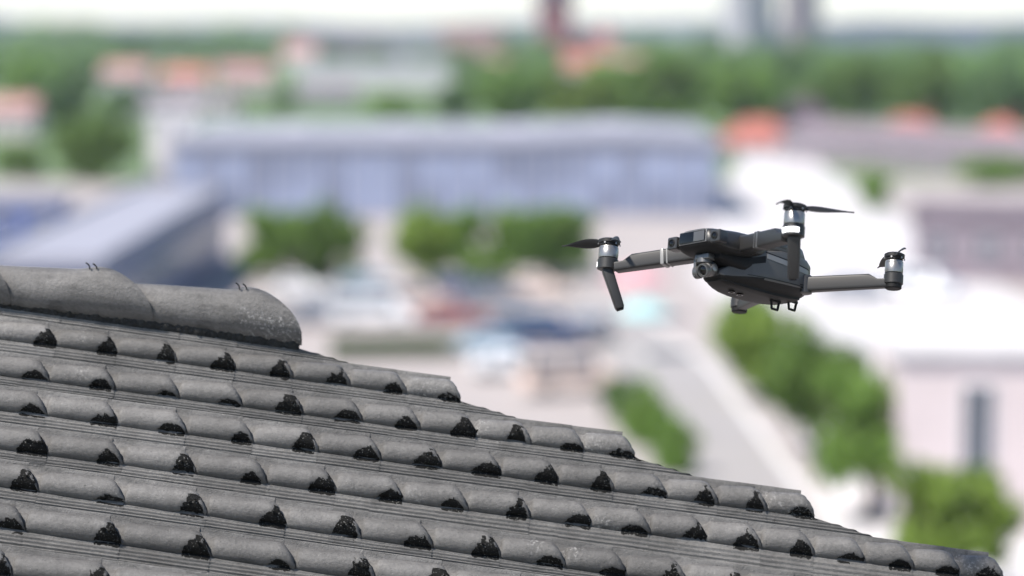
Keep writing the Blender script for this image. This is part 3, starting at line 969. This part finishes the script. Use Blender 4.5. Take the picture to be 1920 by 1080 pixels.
rr = random.Random(3)
SC_ROW = [.93, .96, 1.0, 1.03, 1.06, 1.09, 1.12, 1.15, 1.18]
for r, gd in enumerate(GRID):
    nxt = GRID[r + 1] if r + 1 < len(GRID) else None
    for i in range(FIRST, LAST[r] + 1):
        o, pv = gd[i], gd[i - 1]
        ex = (o - pv); g = ex.length; ex.normalize()
        eyv = N_R.cross(ex)
        if nxt:
            q0, q1 = nxt[1], nxt[LAST[r + 1] if r < 4 else 3]
            dq = (q1 - q0).normalized()
            tt = (q0 - o).dot(eyv) - dq.dot(eyv) * ((q0 - o).dot(ex) / dq.dot(ex))
            W = abs(tt)
        else:
            W = .3
        end = i == LAST[r] and r <= 4
        me, (mxc, mhw, mtop) = tile_mesh(g, W, SC_ROW[r], rr, end)
        mm4 = basis(o + N_R * rr.uniform(-.001, .002), ex + N_R.cross(ex) * rr.uniform(-.006, .006))
        t = put('roof_tile', me, None, house, HI @ mm4)
        if end: t['label'] = 'last tile of its row, crusted with white lichen'
        sr = SC_ROW[r]
        ms = put('moss', MOSSES[rr.randrange(14)], None, t)
        tag(ms, kind='stuff')
        ms.location = (mxc, .75 * .063 * sr, .004)
        ms.scale = (mhw / .055, sr * rr.uniform(.92, 1.0), sr * mtop / .72)

# deck, kept inside the stepped edge, and the walls below
dk = [GRID[0][-2] + U_ * .12]
for r in range(0, 5):
    dk.append(GRID[r + 1][LAST[r]] - V_ * .12)
last = GRID[4][17]
dk += [last + U_ * .25 - V_ * .1, last + U_ * 1.9 + V_ * .5, GRID[8][1] + U_ * 1.5 + V_ * 1, GRID[8][-2] + U_ * 1.2 - V_ * .2]
bm = bmesh.new()
tp = [bm.verts.new(p - N_R * .03) for p in dk]; bt = [bm.verts.new(p - N_R * .10) for p in dk]
bm.faces.new(tp); bm.faces.new(bt[::-1])
for k in range(len(dk)):
    j = (k + 1) % len(dk); bm.faces.new((tp[k], bt[k], bt[j], tp[j]))
bmesh.ops.recalc_face_normals(bm, faces=bm.faces[:])
bmesh.ops.triangulate(bm, faces=[f for f in bm.faces if len(f.verts) > 4])
put('roof_deck', bm_mesh('roof_deck', bm), M['bark'], house, HI)
cen = sum(dk, Vector()) / len(dk)
bm = bmesh.new()
wl_ = [p + (cen - p).normalized() * .25 - N_R * .12 for p in dk]
tp = [bm.verts.new(p) for p in wl_]; bt = [bm.verts.new((p.x, p.y, 0)) for p in wl_]
for k in range(len(dk)):
    j = (k + 1) % len(dk); bm.faces.new((tp[k], bt[k], bt[j], tp[j]))
bmesh.ops.recalc_face_normals(bm, faces=bm.faces[:])
put('wall', bm_mesh('wall', bm), M['beige'], house, HI)

# ridge caps along the far edge
CAPS = [(-520, 498), (-262, 536), (22, 578), (288, 612), (566, 652)]
def cap_mesh(L, rr, lich):
    ov = .40; nx = 36; nr = 32
    xs = [-(L + ov) + (L + ov) * k / nx for k in range(nx + 1)]
    vs, gr, li = [], [], []
    dn = rr.uniform(0, 99)
    for x in xs:
        t = min(1, max(0, 1 + x / (L + ov)))
        q = max(0, (x + .26) / .26)
        hc = (.095 + .125 * t) * (1 - .15 * q ** 2.6); rc = (.105 + .037 * t)
        for k in range(nr + 1):
            p = math.pi * k / nr; c = math.cos(p)
            xx = x - .36 * ((1 + c) / 2) ** 1.35 * max(0, min(1, 1 + x / .45))
            y = rc * c; z = hc * math.sin(p) ** .85
            nn = noise.noise(Vector((xx * 5 + dn, y * 6, z * 6))) * .006 + noise.noise(Vector((xx * 22 + dn, y * 22, z * 22))) * .0015
            vs.append((xx, y + rc * .96, z + .030 + nn))
            gr.append(max(0, .62 - z / .05) * .7 + (.30 if x > -.03 and z < .06 else 0))
            li.append(.95 if lich and xx > -.36 and z < .17 else 0)
    P = nr + 1; fs = []
    for a_ in range(nx):
        for b_ in range(nr):
            i = a_ * P + b_; fs.append((i, i + P, i + P + 1, i + 1))
    L0 = nx * P; prev = [L0 + k for k in range(P)]
    for kf, dx in ((.90, -.003), (.88, -.10)):
        base = len(vs)
        for k in range(P):
            x, y, z = vs[L0 + k]; vs.append((x + dx, rc * .96 + (y - rc * .96) * kf, (z - .03) * kf + .028)); gr.append(.7); li.append(0)
        for k in range(nr): fs.append((prev[k], base + k, base + k + 1, prev[k + 1]))
        prev = list(range(base, base + P))
    fs.append(tuple(prev))
    nb = len(vs); ids = [a_ * P + nr for a_ in range(nx + 1)]
    for i in ids:
        x, y, z = vs[i]; vs.append((x, y + .02, z - .025)); gr.append(.9); li.append(0)
    for k in range(len(ids) - 1):
        fs.append((ids[k], ids[k + 1], nb + k + 1, nb + k))
    me = mesh('ridge_tile', vs, fs, True)
    me.set_sharp_from_angle(angle=math.radians(50))
    attr(me, 'growth', gr); attr(me, 'lichen', li)
    me.materials.append(CAPM)
    return me
CL = mat('clip_metal', (.03, .03, .03), .5, metal=.6)
for k in range(1, len(CAPS)):
    p0, p1 = RP(*CAPS[k - 1]), RP(*CAPS[k])
    ex = p1 - p0
    c = put('ridge_tile', cap_mesh(ex.length, rr, k == len(CAPS) - 1), None, house, HI @ basis(p1 + N_R * .0, ex))
    if k == len(CAPS) - 1: c['label'] = 'end ridge tile with white lichen spots on its nose'
    for xx in (-.385, -.345):
        bm = bmesh.new()
        tube(bm, [(xx, .195, .16), (xx - .004, .195, .225), (xx - .012, .194, .243), (xx - .022, .193, .254)], .0040, 8)
        put('clip', bm_mesh('clip', bm, True), CL, c)
# bedding mortar under the caps
bm = bmesh.new()
pa, pb = RP(*CAPS[0]), RP(*CAPS[-1])
Lm = (pb - pa).length; exm = (pb - pa).normalized(); eym = N_R.cross(exm)
n_ = 260; rings = []
for k in range(n_ + 1):
    t = k / n_
    c0 = pa + exm * (Lm - .012) * t
    rg = []
    for j in range(9):
        y = -.028 + .10 * j / 8; z = -.01 + .066 * math.sin(min(1, (j + .4) / 3) * math.pi / 2)
        p = c0 + eym * (y + .022 * noise.noise(Vector((t * 95, j * .35, 1)))) + N_R * (z + .016 * noise.noise(Vector((t * 130, j * .5, 7))))
        rg.append(bm.verts.new(p))
    rings.append(rg)
for a_, b_ in zip(rings, rings[1:]):
    for j in range(8): bm.faces.new((a_[j], b_[j], b_[j + 1], a_[j + 1]))
bmesh.ops.recalc_face_normals(bm, faces=bm.faces[:])
put('mortar_bed', bm_mesh('mortar_bed', bm, True), MORT, house, HI)

# ------------------------------------------------------------------ the drone (local millimetres: x forward, y left, z up)
ZD = 14.2
SD = 0.00456860                                # metres per local unit
Rl = Matrix(((-0.72751, 0.68166, 0.07790), (-0.21596, -0.11975, -0.96903), (-0.65122, -0.72180, 0.23433)))   # local -> camera axes
Rw = Matrix((RIGHT, DOWN, FWD)).transposed() @ Rl
oc = Vector((1.28207, -0.08126, ZD))
DM = Matrix.Translation(cam2w(*oc)) @ Rw.to_4x4() @ Matrix.Scale(SD, 4)
drone = empty('drone', (0, 0, 0), 0, 'dark grey folding quadcopter drone hovering to the right above the roof', 'drone')
drone.matrix_basis = DM

M['shell'] = mat('drone_shell', (.019, .0187, .0183), .42, spec=.5, nscale=.05, namt=.06, bump=.04, bscale=3)
M['hull'] = mat('drone_hull', (.062, .060, .057), .45, spec=.4, bump=.03, bscale=3)
M['arm'] = mat('drone_arm', (.018, .0179, .0177), .48, spec=.35, bump=.03, bscale=3)
M['belly'] = mat('drone_belly', (.008, .008, .0078), .6, spec=.2)  # colour deepened for underside shade; fins and lens rings share it
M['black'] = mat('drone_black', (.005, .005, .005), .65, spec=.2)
M['gloss'] = mat('drone_glass', (.003, .003, .003), .12, spec=.3)
M['sensor'] = mat('drone_sensor', (.055, .055, .055), .3)
M['silver'] = mat('motor_silver', (.23, .228, .224), .36, metal=.75)
M['silver2'] = mat('gimbal_alloy', (.11, .11, .109), .4, metal=.7)
M['strip'] = mat('light_strip', (.17, .168, .164), .4)
M['blade'] = mat('propeller', (.010, .010, .010), .55, spec=.3)
M['led'] = mat('lamp_white', (.95, .95, .95), .3, emit=1.2)

def dput(name, bm, m, parent=None, ang=35):
    me = bm_mesh(name, bm); smooth_by_angle(me, ang)
    return put(name, me, M[m], parent or drone)

def section(x, yc, hw_, zb, zt, n=4.0, k=36, topk=1.0):
    out = []
    for j in range(k):
        y, z = sup(2 * math.pi * j / k, hw_, (zt - zb) / 2, n)
        zz = z + (zt + zb) / 2
        f = 1 - (1 - topk) * max(0, z / ((zt - zb) / 2))
        out.append(Vector((x, yc + y * f, zz)))
    return out

# lower hull: chin to tail
HS = [(68, 12, -20, -14), (65, 17, -23, -11), (57, 22, -25.5, -5), (46, 27, -27, 3), (34, 31, -28, 11), (16, 34, -28.5, 19), (-12, 35, -28, 25), (-38, 34.5, -26, 26), (-58, 32, -23, 25), (-70, 27, -17, 21), (-76, 20, -10, 14)]
def hull_ring(x, hw_, zb, zt):
    """flat sides, chamfered lower edges, flat belly"""
    zc = zb + (zt - zb) * .30
    half = [(0, zt), (hw_ * .6, zt), (hw_ * .90, zt), (hw_ * .975, zt - (zt - zb) * .03), (hw_, zt - (zt - zb) * .09)]
    half += [(hw_, zt - (zt - zb) * .09 - (zt - (zt - zb) * .09 - zc) * k / 5) for k in range(1, 6)]
    half += [(hw_ * .975, zc - (zc - zb) * .16), (hw_ * .90, zc - (zc - zb) * .36), (hw_ * .70, zb + (zc - zb) * .16), (hw_ * .55, zb + .3), (hw_ * .25, zb), (0, zb)]
    return [Vector((x, y, z)) for y, z in half] + [Vector((x, -y, z)) for y, z in half[-2:0:-1]]
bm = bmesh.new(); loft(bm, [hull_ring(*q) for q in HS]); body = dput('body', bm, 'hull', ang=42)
def shade_below(o, lim=-.35):  # paints downward faces near black, shade put into the colour
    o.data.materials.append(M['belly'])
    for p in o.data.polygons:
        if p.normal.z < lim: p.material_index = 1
shade_below(body)
bm = bmesh.new(); loft(bm, [hull_ring(x, h_ * .72, zb - 1.6, zb + 5) for x, h_, zb, zt in HS[1:-2]]); dput('belly_plate', bm, 'belly', body)
# battery hump on top
BS = [(20, 24, 20, 34), (14, 30, 20, 41), (0, 33, 19, 45), (-30, 33, 18, 46), (-54, 30, 16, 41), (-64, 25, 13, 33), (-71, 18, 10, 23)]
bm = bmesh.new(); loft(bm, [section(x, 0, h_, zb, zt, 4.5, topk=.86) for x, h_, zb, zt in BS]); bat = dput('battery', bm, 'hull', ang=50)
bm = bmesh.new(); bm_box(bm, (-12, 31.6, 30.5), (20, 2.4, 8), bevel=1.1); dput('release_button', bm, 'black', bat)
bm = bmesh.new(); bm_box(bm, (-12, 32.4, 30.5), (16.5, 2.2, 5.4), bevel=1); dput('button_face', bm, 'shell', bat)
# upper nose shell with shoulders
NS = [(103, 21, 11, 25), (101, 26, 8, 28), (92, 30, 4, 30), (76, 33, 2, 32), (58, 36, 2, 34), (40, 37, 4, 35), (20, 34, 8, 36), (4, 28, 12, 36)]
bm = bmesh.new(); loft(bm, [section(x, 0, h_, zb, zt, 4.4, topk=.82) for x, h_, zb, zt in NS]); nose = dput('nose_shell', bm, 'shell', ang=50); shade_below(nose)
# front vision window, tilted face
bm = bmesh.new(); bm_box(bm, (103.0, 0, 18.5), (2.4, 42, 15), bevel=1.1); dput('bezel', bm, 'strip', nose)
bm = bmesh.new(); bm_box(bm, (103.7, 0, 18.5), (2.6, 40.4, 13.6), bevel=1.0); dput('front_window', bm, 'gloss', nose)
bm = bmesh.new(); bm_box(bm, (105.0, 10.6, 18.3), (.8, 16.5, 11.6), bevel=.3); dput('sensor_panel', bm, 'sensor', nose)
for s in (-1, 1):
    bm = bmesh.new(); bm_box(bm, (96, 33.5 * s, 16), (15, 15, 15), bevel=2.6, seg=3); ho = dput('vision_sensor', bm, 'shell', nose)
    bm = bmesh.new(); lathe(bm, [(4.6, 0), (4.6, 1.0), (3.9, 1.1), (3.2, -.2)], (103.3, 33.5 * s, 16), (1, 0, 0), 24); dput('lens_ring', bm, 'belly', ho)
    bm = bmesh.new(); lathe(bm, [(3.4, 0), (3.4, .3), (2.0, .9), (.3, 1.1)], (103.4, 33.5 * s, 16), (1, 0, 0), 24); dput('lens', bm, 'gloss', ho)
# dark gimbal bay with cooling fins
bm = bmesh.new(); loft(bm, [section(x, 0, h_, zb, zt, 4) for x, h_, zb, zt in ((78, 20, -3, 8), (62, 27, -9, 8), (44, 30, -14, 10), (20, 33, 0, 14))]); bay = dput('gimbal_bay', bm, 'black', body)
for k in range(9):
    bm = bmesh.new(); bm_box(bm, (60 - k * .6, -16 + 4.2 * k, -8), (9, 1.3, 9), bevel=.3); dput('cooling_fin', bm, 'belly', bay)
# side facets, seam and light strip following the hull
def hull_at(x):
    for a_, b_ in zip(HS, HS[1:]):
        if a_[0] >= x >= b_[0]:
            t = (a_[0] - x) / (a_[0] - b_[0]); return [a_[k] + (b_[k] - a_[k]) * t for k in range(1, 4)]
def side_y(x, z):
    h_, zb, zt = hull_at(x); zc = zb + (zt - zb) * .30
    return h_ if z > zc else h_ * (1 - .30 * ((zc - z) / (zc - zb)) ** 1.6)
def side_strip(name, x0, x1, zf, wd, m, s=1, off=.5, n=18, par=None):
    bm = bmesh.new(); rg = []
    for k in range(n + 1):
        x = x0 + (x1 - x0) * k / n; z = zf(k / n)
        ps = []
        for dz in (-wd / 2, wd / 2):
            y = side_y(x, z + dz); ps += [Vector((x, s * (y + off), z + dz)), Vector((x, s * (y - 1.5), z + dz))]
        rg.append([ps[0], ps[2], ps[3], ps[1]])
    loft(bm, rg)
    return dput(name, bm, m, par or body)
for s in (-1, 1):
    side_strip('light_band', 14, -62, lambda t: 12.5 - 3.0 * t, 6.0, 'strip', s, .35)
    side_strip('seam', 16, -64, lambda t: 16.4 - 3.0 * t, .9, 'black', s, .45)
    side_strip('lower_seam', 40, -62, lambda t: -15 + 6 * t, .7, 'black', s, .4)
    side_strip('side_facet', 46, 28, lambda t: -9 + 1.0 * t, 14, 'hull', s, .3, 12)
    side_strip('void_vent_panel', 42, 16, lambda t: .5 + 7.5 * t, 8, 'black', s, .25, 14)  # black band painted for the shaded void and vents below the nose shell
    side_strip('vent', -46, -58, lambda t: -8 + 1.2 * t, 1.0, 'black', s, .5, 6)
    side_strip('vent', -48, -57, lambda t: -11 + 1.2 * t, 1.0, 'black', s, .5, 6)

# underside sensor and landing loops
for (x, y, z) in ((-30, 10, -31.5), (-60, 10, -25.5)):
    bm = bmesh.new()
    tube(bm, [(x + 7, y, z + 5), (x + 5, y, z - 7), (x - 5, y, z - 7), (x - 8, y, z + 5)], 1.5, 10)
    bm_box(bm, (x - .5, y, z + 3), (17, 3.2, 3), bevel=.8)
    dput('landing_loop', bm, 'black', body)
for x in (20, 34):
    bm = bmesh.new(); lathe(bm, [(4, 0), (4, 1.2), (2.8, 1.3), (2.4, .6)], (x, 0, -30.2), (0, 0, -1), 20); dput('bottom_lens', bm, 'gloss', body)

def arm_mesh(p0, p1, h0, h1, w0, w1, cut=True):
    """tapered box arm between p0 and p1 with rounded edges and a notch before the motor"""
    p0, p1 = Vector(p0), Vector(p1)
    ax = (p1 - p0).normalized(); sd_ = Vector((0, 0, 1)).cross(ax).normalized(); up = ax.cross(sd_)
    rg = []
    L = (p1 - p0).length
    ts = [(0, 1), (.06, 1), (.5, 1), (.70, 1), (.80, 1), (.90, .62 if cut else 1), (1.0, .60 if cut else 1)]
    for t, topf in ts:
        c = p0 + ax * L * t; hh = h0 + (h1 - h0) * t; ww = w0 + (w1 - w0) * t
        ring = []
        for j in range(28):
            y, z = sup(2 * math.pi * j / 28, ww / 2, hh / 2, 6)
            if z > 0: z = z * (2 * topf - 1) if topf < 1 else z
            ring.append(c + sd_ * y + up * z)
        rg.append(ring)
    bm = bmesh.new(); loft(bm, rg); return bm

def blade(parent, hub, th, L=66, droop=0.0, tw=.45, ck=1.0, name='propeller_blade'):
    bm = bmesh.new(); d = Vector((math.cos(th), math.sin(th), 0)); s = Vector((-math.sin(th), math.cos(th), 0))
    rg = []
    for k in range(15):
        t = k / 14
        c = (3.0 + 11.0 * math.sin(math.pi * min(1, t * 1.15) ** .8) ** .9 * (1 - t * .25)) * (1 - max(0, t - .8) * 3.6) * .5
        c = max(c * ck, .8)
        ang = .95 - .45 * t
        p = Vector(hub) + d * (8 + (L - 8) * t) + Vector((0, 0, -droop * t * t))
        ca, sa = math.cos(ang), math.sin(ang)
        ax = s * ca + Vector((0, 0, sa)); nn_ = -s * sa + Vector((0, 0, ca))
        ring = []
        for j in range(12):
            y, z = sup(2 * math.pi * j / 12, c, .9, 2)
            ring.append(p + ax * y + nn_ * z)
        rg.append(ring)
    loft(bm, rg)
    return dput(name, bm, 'blade', parent)

def motor(parent, x, y, zt, r=11.7, hsil=14.5, hubh=13.5, foot=False):
    bm = bmesh.new(); lathe(bm, [(r * .98, 0), (r, .6), (r, hsil * .72), (r * .985, hsil * .74), (r * .985, hsil * .78), (r, hsil * .8), (r * .97, hsil * .93), (r * .86, hsil)], (x, y, zt - hsil), (0, 0, 1), 40)
    mo = dput('motor', bm, 'silver', parent)
    bm = bmesh.new(); lathe(bm, [(r * .93, 0), (r * .93, 1.6)], (x, y, zt - hsil - 1.2), (0, 0, 1), 32); dput('motor_gap', bm, 'black', mo)
    bm = bmesh.new(); lathe(bm, [(r * .9, 0), (r * 1.06, .8), (r * 1.06, hubh - 1.5), (r * 1.0, hubh - .6)], (x, y, zt - hsil - hubh - .6), (0, 0, 1), 36)
    hb = dput('motor_mount', bm, 'arm', parent)
    if foot:
        bm = bmesh.new(); lathe(bm, [(r * .8, 0), (r * .92, 1), (r * .92, 6)], (x, y, zt - hsil - hubh - 6), (0, 0, 1), 28); dput('foot', bm, 'black', parent)
    # propeller hub with bolts
    bm = bmesh.new(); lathe(bm, [(r * .8, .4), (r * .95, 1), (r * .95, 3.0), (r * 1.12, 3.6), (r * 1.12, 7.2), (r * .9, 8.6), (r * .4, 9)], (x, y, zt), (0, 0, 1), 28)
    ph = dput('propeller_hub', bm, 'blade', parent)
    for k in range(6):
        an = k * math.pi / 3 + .4
        bm = bmesh.new(); lathe(bm, [(1.1, 0), (1.1, .9)], (x + r * 1.08 * math.cos(an), y + r * 1.08 * math.sin(an), zt + 2.2), (math.cos(an), math.sin(an), 0), 10); dput('bolt', bm, 'silver', ph)
    return mo, hb, ph

RAD = math.radians
for s, blades in ((1, ((139, 0), (24, 15))), (-1, ((-76, 0), (57, 16)))):
    # front arm
    bm = arm_mesh((50, 30 * s, 17), (91, 134 * s, 6.0), 19, 18, 20, 17)
    arm = dput('front_arm', bm, 'arm')
    if s > 0: arm['label'] = 'front arm with upright leg and lit white lamp'
    bm = bmesh.new(); lathe(bm, [(9, -9), (12, -8), (12.5, 8), (11, 10), (6, 11)], (48, 32 * s, 17), (0, 0, 1), 30); dput('hinge', bm, 'shell', arm)
    d_ = (Vector((91, 134 * s, 6.0)) - Vector((50, 30 * s, 17)))
    for t, ww in ((.40, 2.2), (.455, 4.6)):
        c = Vector((50, 30 * s, 17)) + d_ * t
        rot = d_.to_track_quat('X', 'Z').to_matrix()
        bm = bmesh.new(); bm_box(bm, c, (ww, 20.6 - 2.5 * t, 19.2), rot, bevel=1.2); dput('arm_band', bm, 'strip' if s < 0 else 'sensor', arm)
    motor(arm, 95, 145 * s, 29)
    for th, dr in blades: blade(arm, (95, 145 * s, 34.5), RAD(th), 66, dr, ck=.55 if dr else 1)
    # landing leg
    top = Vector((95, 146 * s, 2)); bot = Vector((81, -133.5, -45)) if s < 0 else Vector((78, 133, -41))
    ax = (bot - top).normalized(); rg = []
    f1 = Vector((.75, .66 * s, 0)); f1 = (f1 - ax * f1.dot(ax)).normalized(); f2 = ax.cross(f1)
    for t, w1, w2 in ((0, 14, 12), (.08, 15, 13), (.5, 14, 12), (.96, 13, 11), (1, 11.5, 9.5)):
        c = top.lerp(bot, t); ring = []
        for j in range(24):
            y, z = sup(2 * math.pi * j / 24, w2 / 2, w1 / 2, 5); ring.append(c + f1 * y + f2 * z)
        rg.append(ring)
    bm = bmesh.new(); loft(bm, rg); leg = dput('leg', bm, 'arm', arm)
    bm = bmesh.new(); bm_box(bm, bot + ax * .6, (8.5, 8.5, 2.4), ax.to_track_quat('Z', 'Y').to_matrix(), bevel=.8); dput('foot_pad', bm, 'black', leg)
    # front lamp wrapping the mount
    bm = bmesh.new()
    rg = []
    for k in range(13):
        an = (RAD(-35) if s > 0 else RAD(-60)) + RAD(105) * k / 12 * (1 if s > 0 else .4)
        an = an if s > 0 else -an + RAD(-100)
        c_, s__ = math.cos(an), math.sin(an)
        rg.append([Vector((95 + rr_ * c_, 145 * s + rr_ * s__, z)) for rr_, z in ((11.5, 3.0), (12.9, 3.8), (12.9, 9.0), (11.5, 9.8))])
    loft(bm, rg); dput('lamp', bm, 'led', arm)

for s, blades in ((1, ((51, 6), (238, 0))), (-1, ((41, 4), (221, 0)))):
    bm = arm_mesh((-58, 26 * s, -5), (-106, 113 * s, 0), 18, 17, 14, 12)
    arm = dput('rear_arm', bm, 'arm')
    bm = bmesh.new(); lathe(bm, [(6, -11), (9, -10), (9.5, 9), (8, 11), (4, 11.5)], (-60, 28 * s, -5), (0, 0, 1), 30); dput('hinge', bm, 'shell', arm)
    motor(arm, -110, 120 * s, 24, 10.6, 15, 13, True)
    for th, dr in blades: blade(arm, (-110, 120 * s, 29.5), RAD(th), 60 if s > 0 else 40, dr, .55)

# gimbal and camera
gim = bmesh.new(); bm_box(gim, (78, 0, -.5), (20, 22, 7), bevel=2, seg=3); gimbal = dput('gimbal', gim, 'silver2')
bm = bmesh.new(); lathe(bm, [(7, 0), (9, 1), (9, 9), (7.5, 10)], (80, -2, -8), (0, 0, 1), 28); dput('yaw_motor', bm, 'silver2', gimbal)
bm = bmesh.new(); bm_box(bm, (79, -13, -11), (12, 4.2, 22), bevel=1.6, seg=3); bm_box(bm, (79, -6, -2.6), (12, 18, 4.5), bevel=1.4, seg=3); dput('roll_bracket', bm, 'silver2', gimbal)
bm = bmesh.new(); lathe(bm, [(6.5, 0), (7.5, .8), (7.5, 6), (6.5, 7)], (79, -15.5, -16), (0, 1, 0), 28); dput('tilt_motor', bm, 'silver2', gimbal)
ad = Vector((.90, .04, -.30)).normalized()
cc = Vector((80, 3.0, -15.0))
KS = .80
cprof = [(8.6, -14), (10.4, -12), (10.6, -6), (10.2, -5.8), (10.2, -5), (10.6, -4.8), (10.4, 3), (9.6, 4), (9.6, 5), (10.1, 5.2), (10.1, 10), (9.3, 11.4), (7.9, 11.5), (7.2, 9.2)]
bm = bmesh.new(); lathe(bm, [(p * KS, q * KS) for p, q in cprof], cc, ad, 44)
camb = dput('camera', bm, 'silver2', gimbal)
bm = bmesh.new(); lathe(bm, [(p * KS, q * KS) for p, q in ((7.3, 0), (7.3, .6), (5, 1.7), (2.5, 2.4), (.3, 2.6))], cc + ad * 8.4 * KS, ad, 40); dput('lens', bm, 'gloss', camb)
bm = bmesh.new(); lathe(bm, [(4.2, 0), (4.4, .8), (3.8, 1.0)], cc + Vector((-3, 8.2, 2.2)), (0, 1, .1), 24); dput('pivot_cap', bm, 'silver', camb)

# ------------------------------------------------------------------ air
hz = bmesh.new(); bm_box(hz, (0, 2800, 39), (5600, 6000, 82))
hme = bm_mesh('haze', hz)
hm = bpy.data.materials.new('haze_air'); hm.use_nodes = True
n = hm.node_tree.nodes; n.remove(n['Principled BSDF'])
pv = n.new('ShaderNodeVolumePrincipled'); pv.inputs['Color'].default_value = (.86, .90, 1.0, 1); pv.inputs['Density'].default_value = 0.00012; pv.inputs['Anisotropy'].default_value = .2
hm.node_tree.links.new(pv.outputs[0], n['Material Output'].inputs['Volume'])
tag(put('haze', hme, hm), 'thin pale haze in the air over the town', 'haze', kind='stuff')
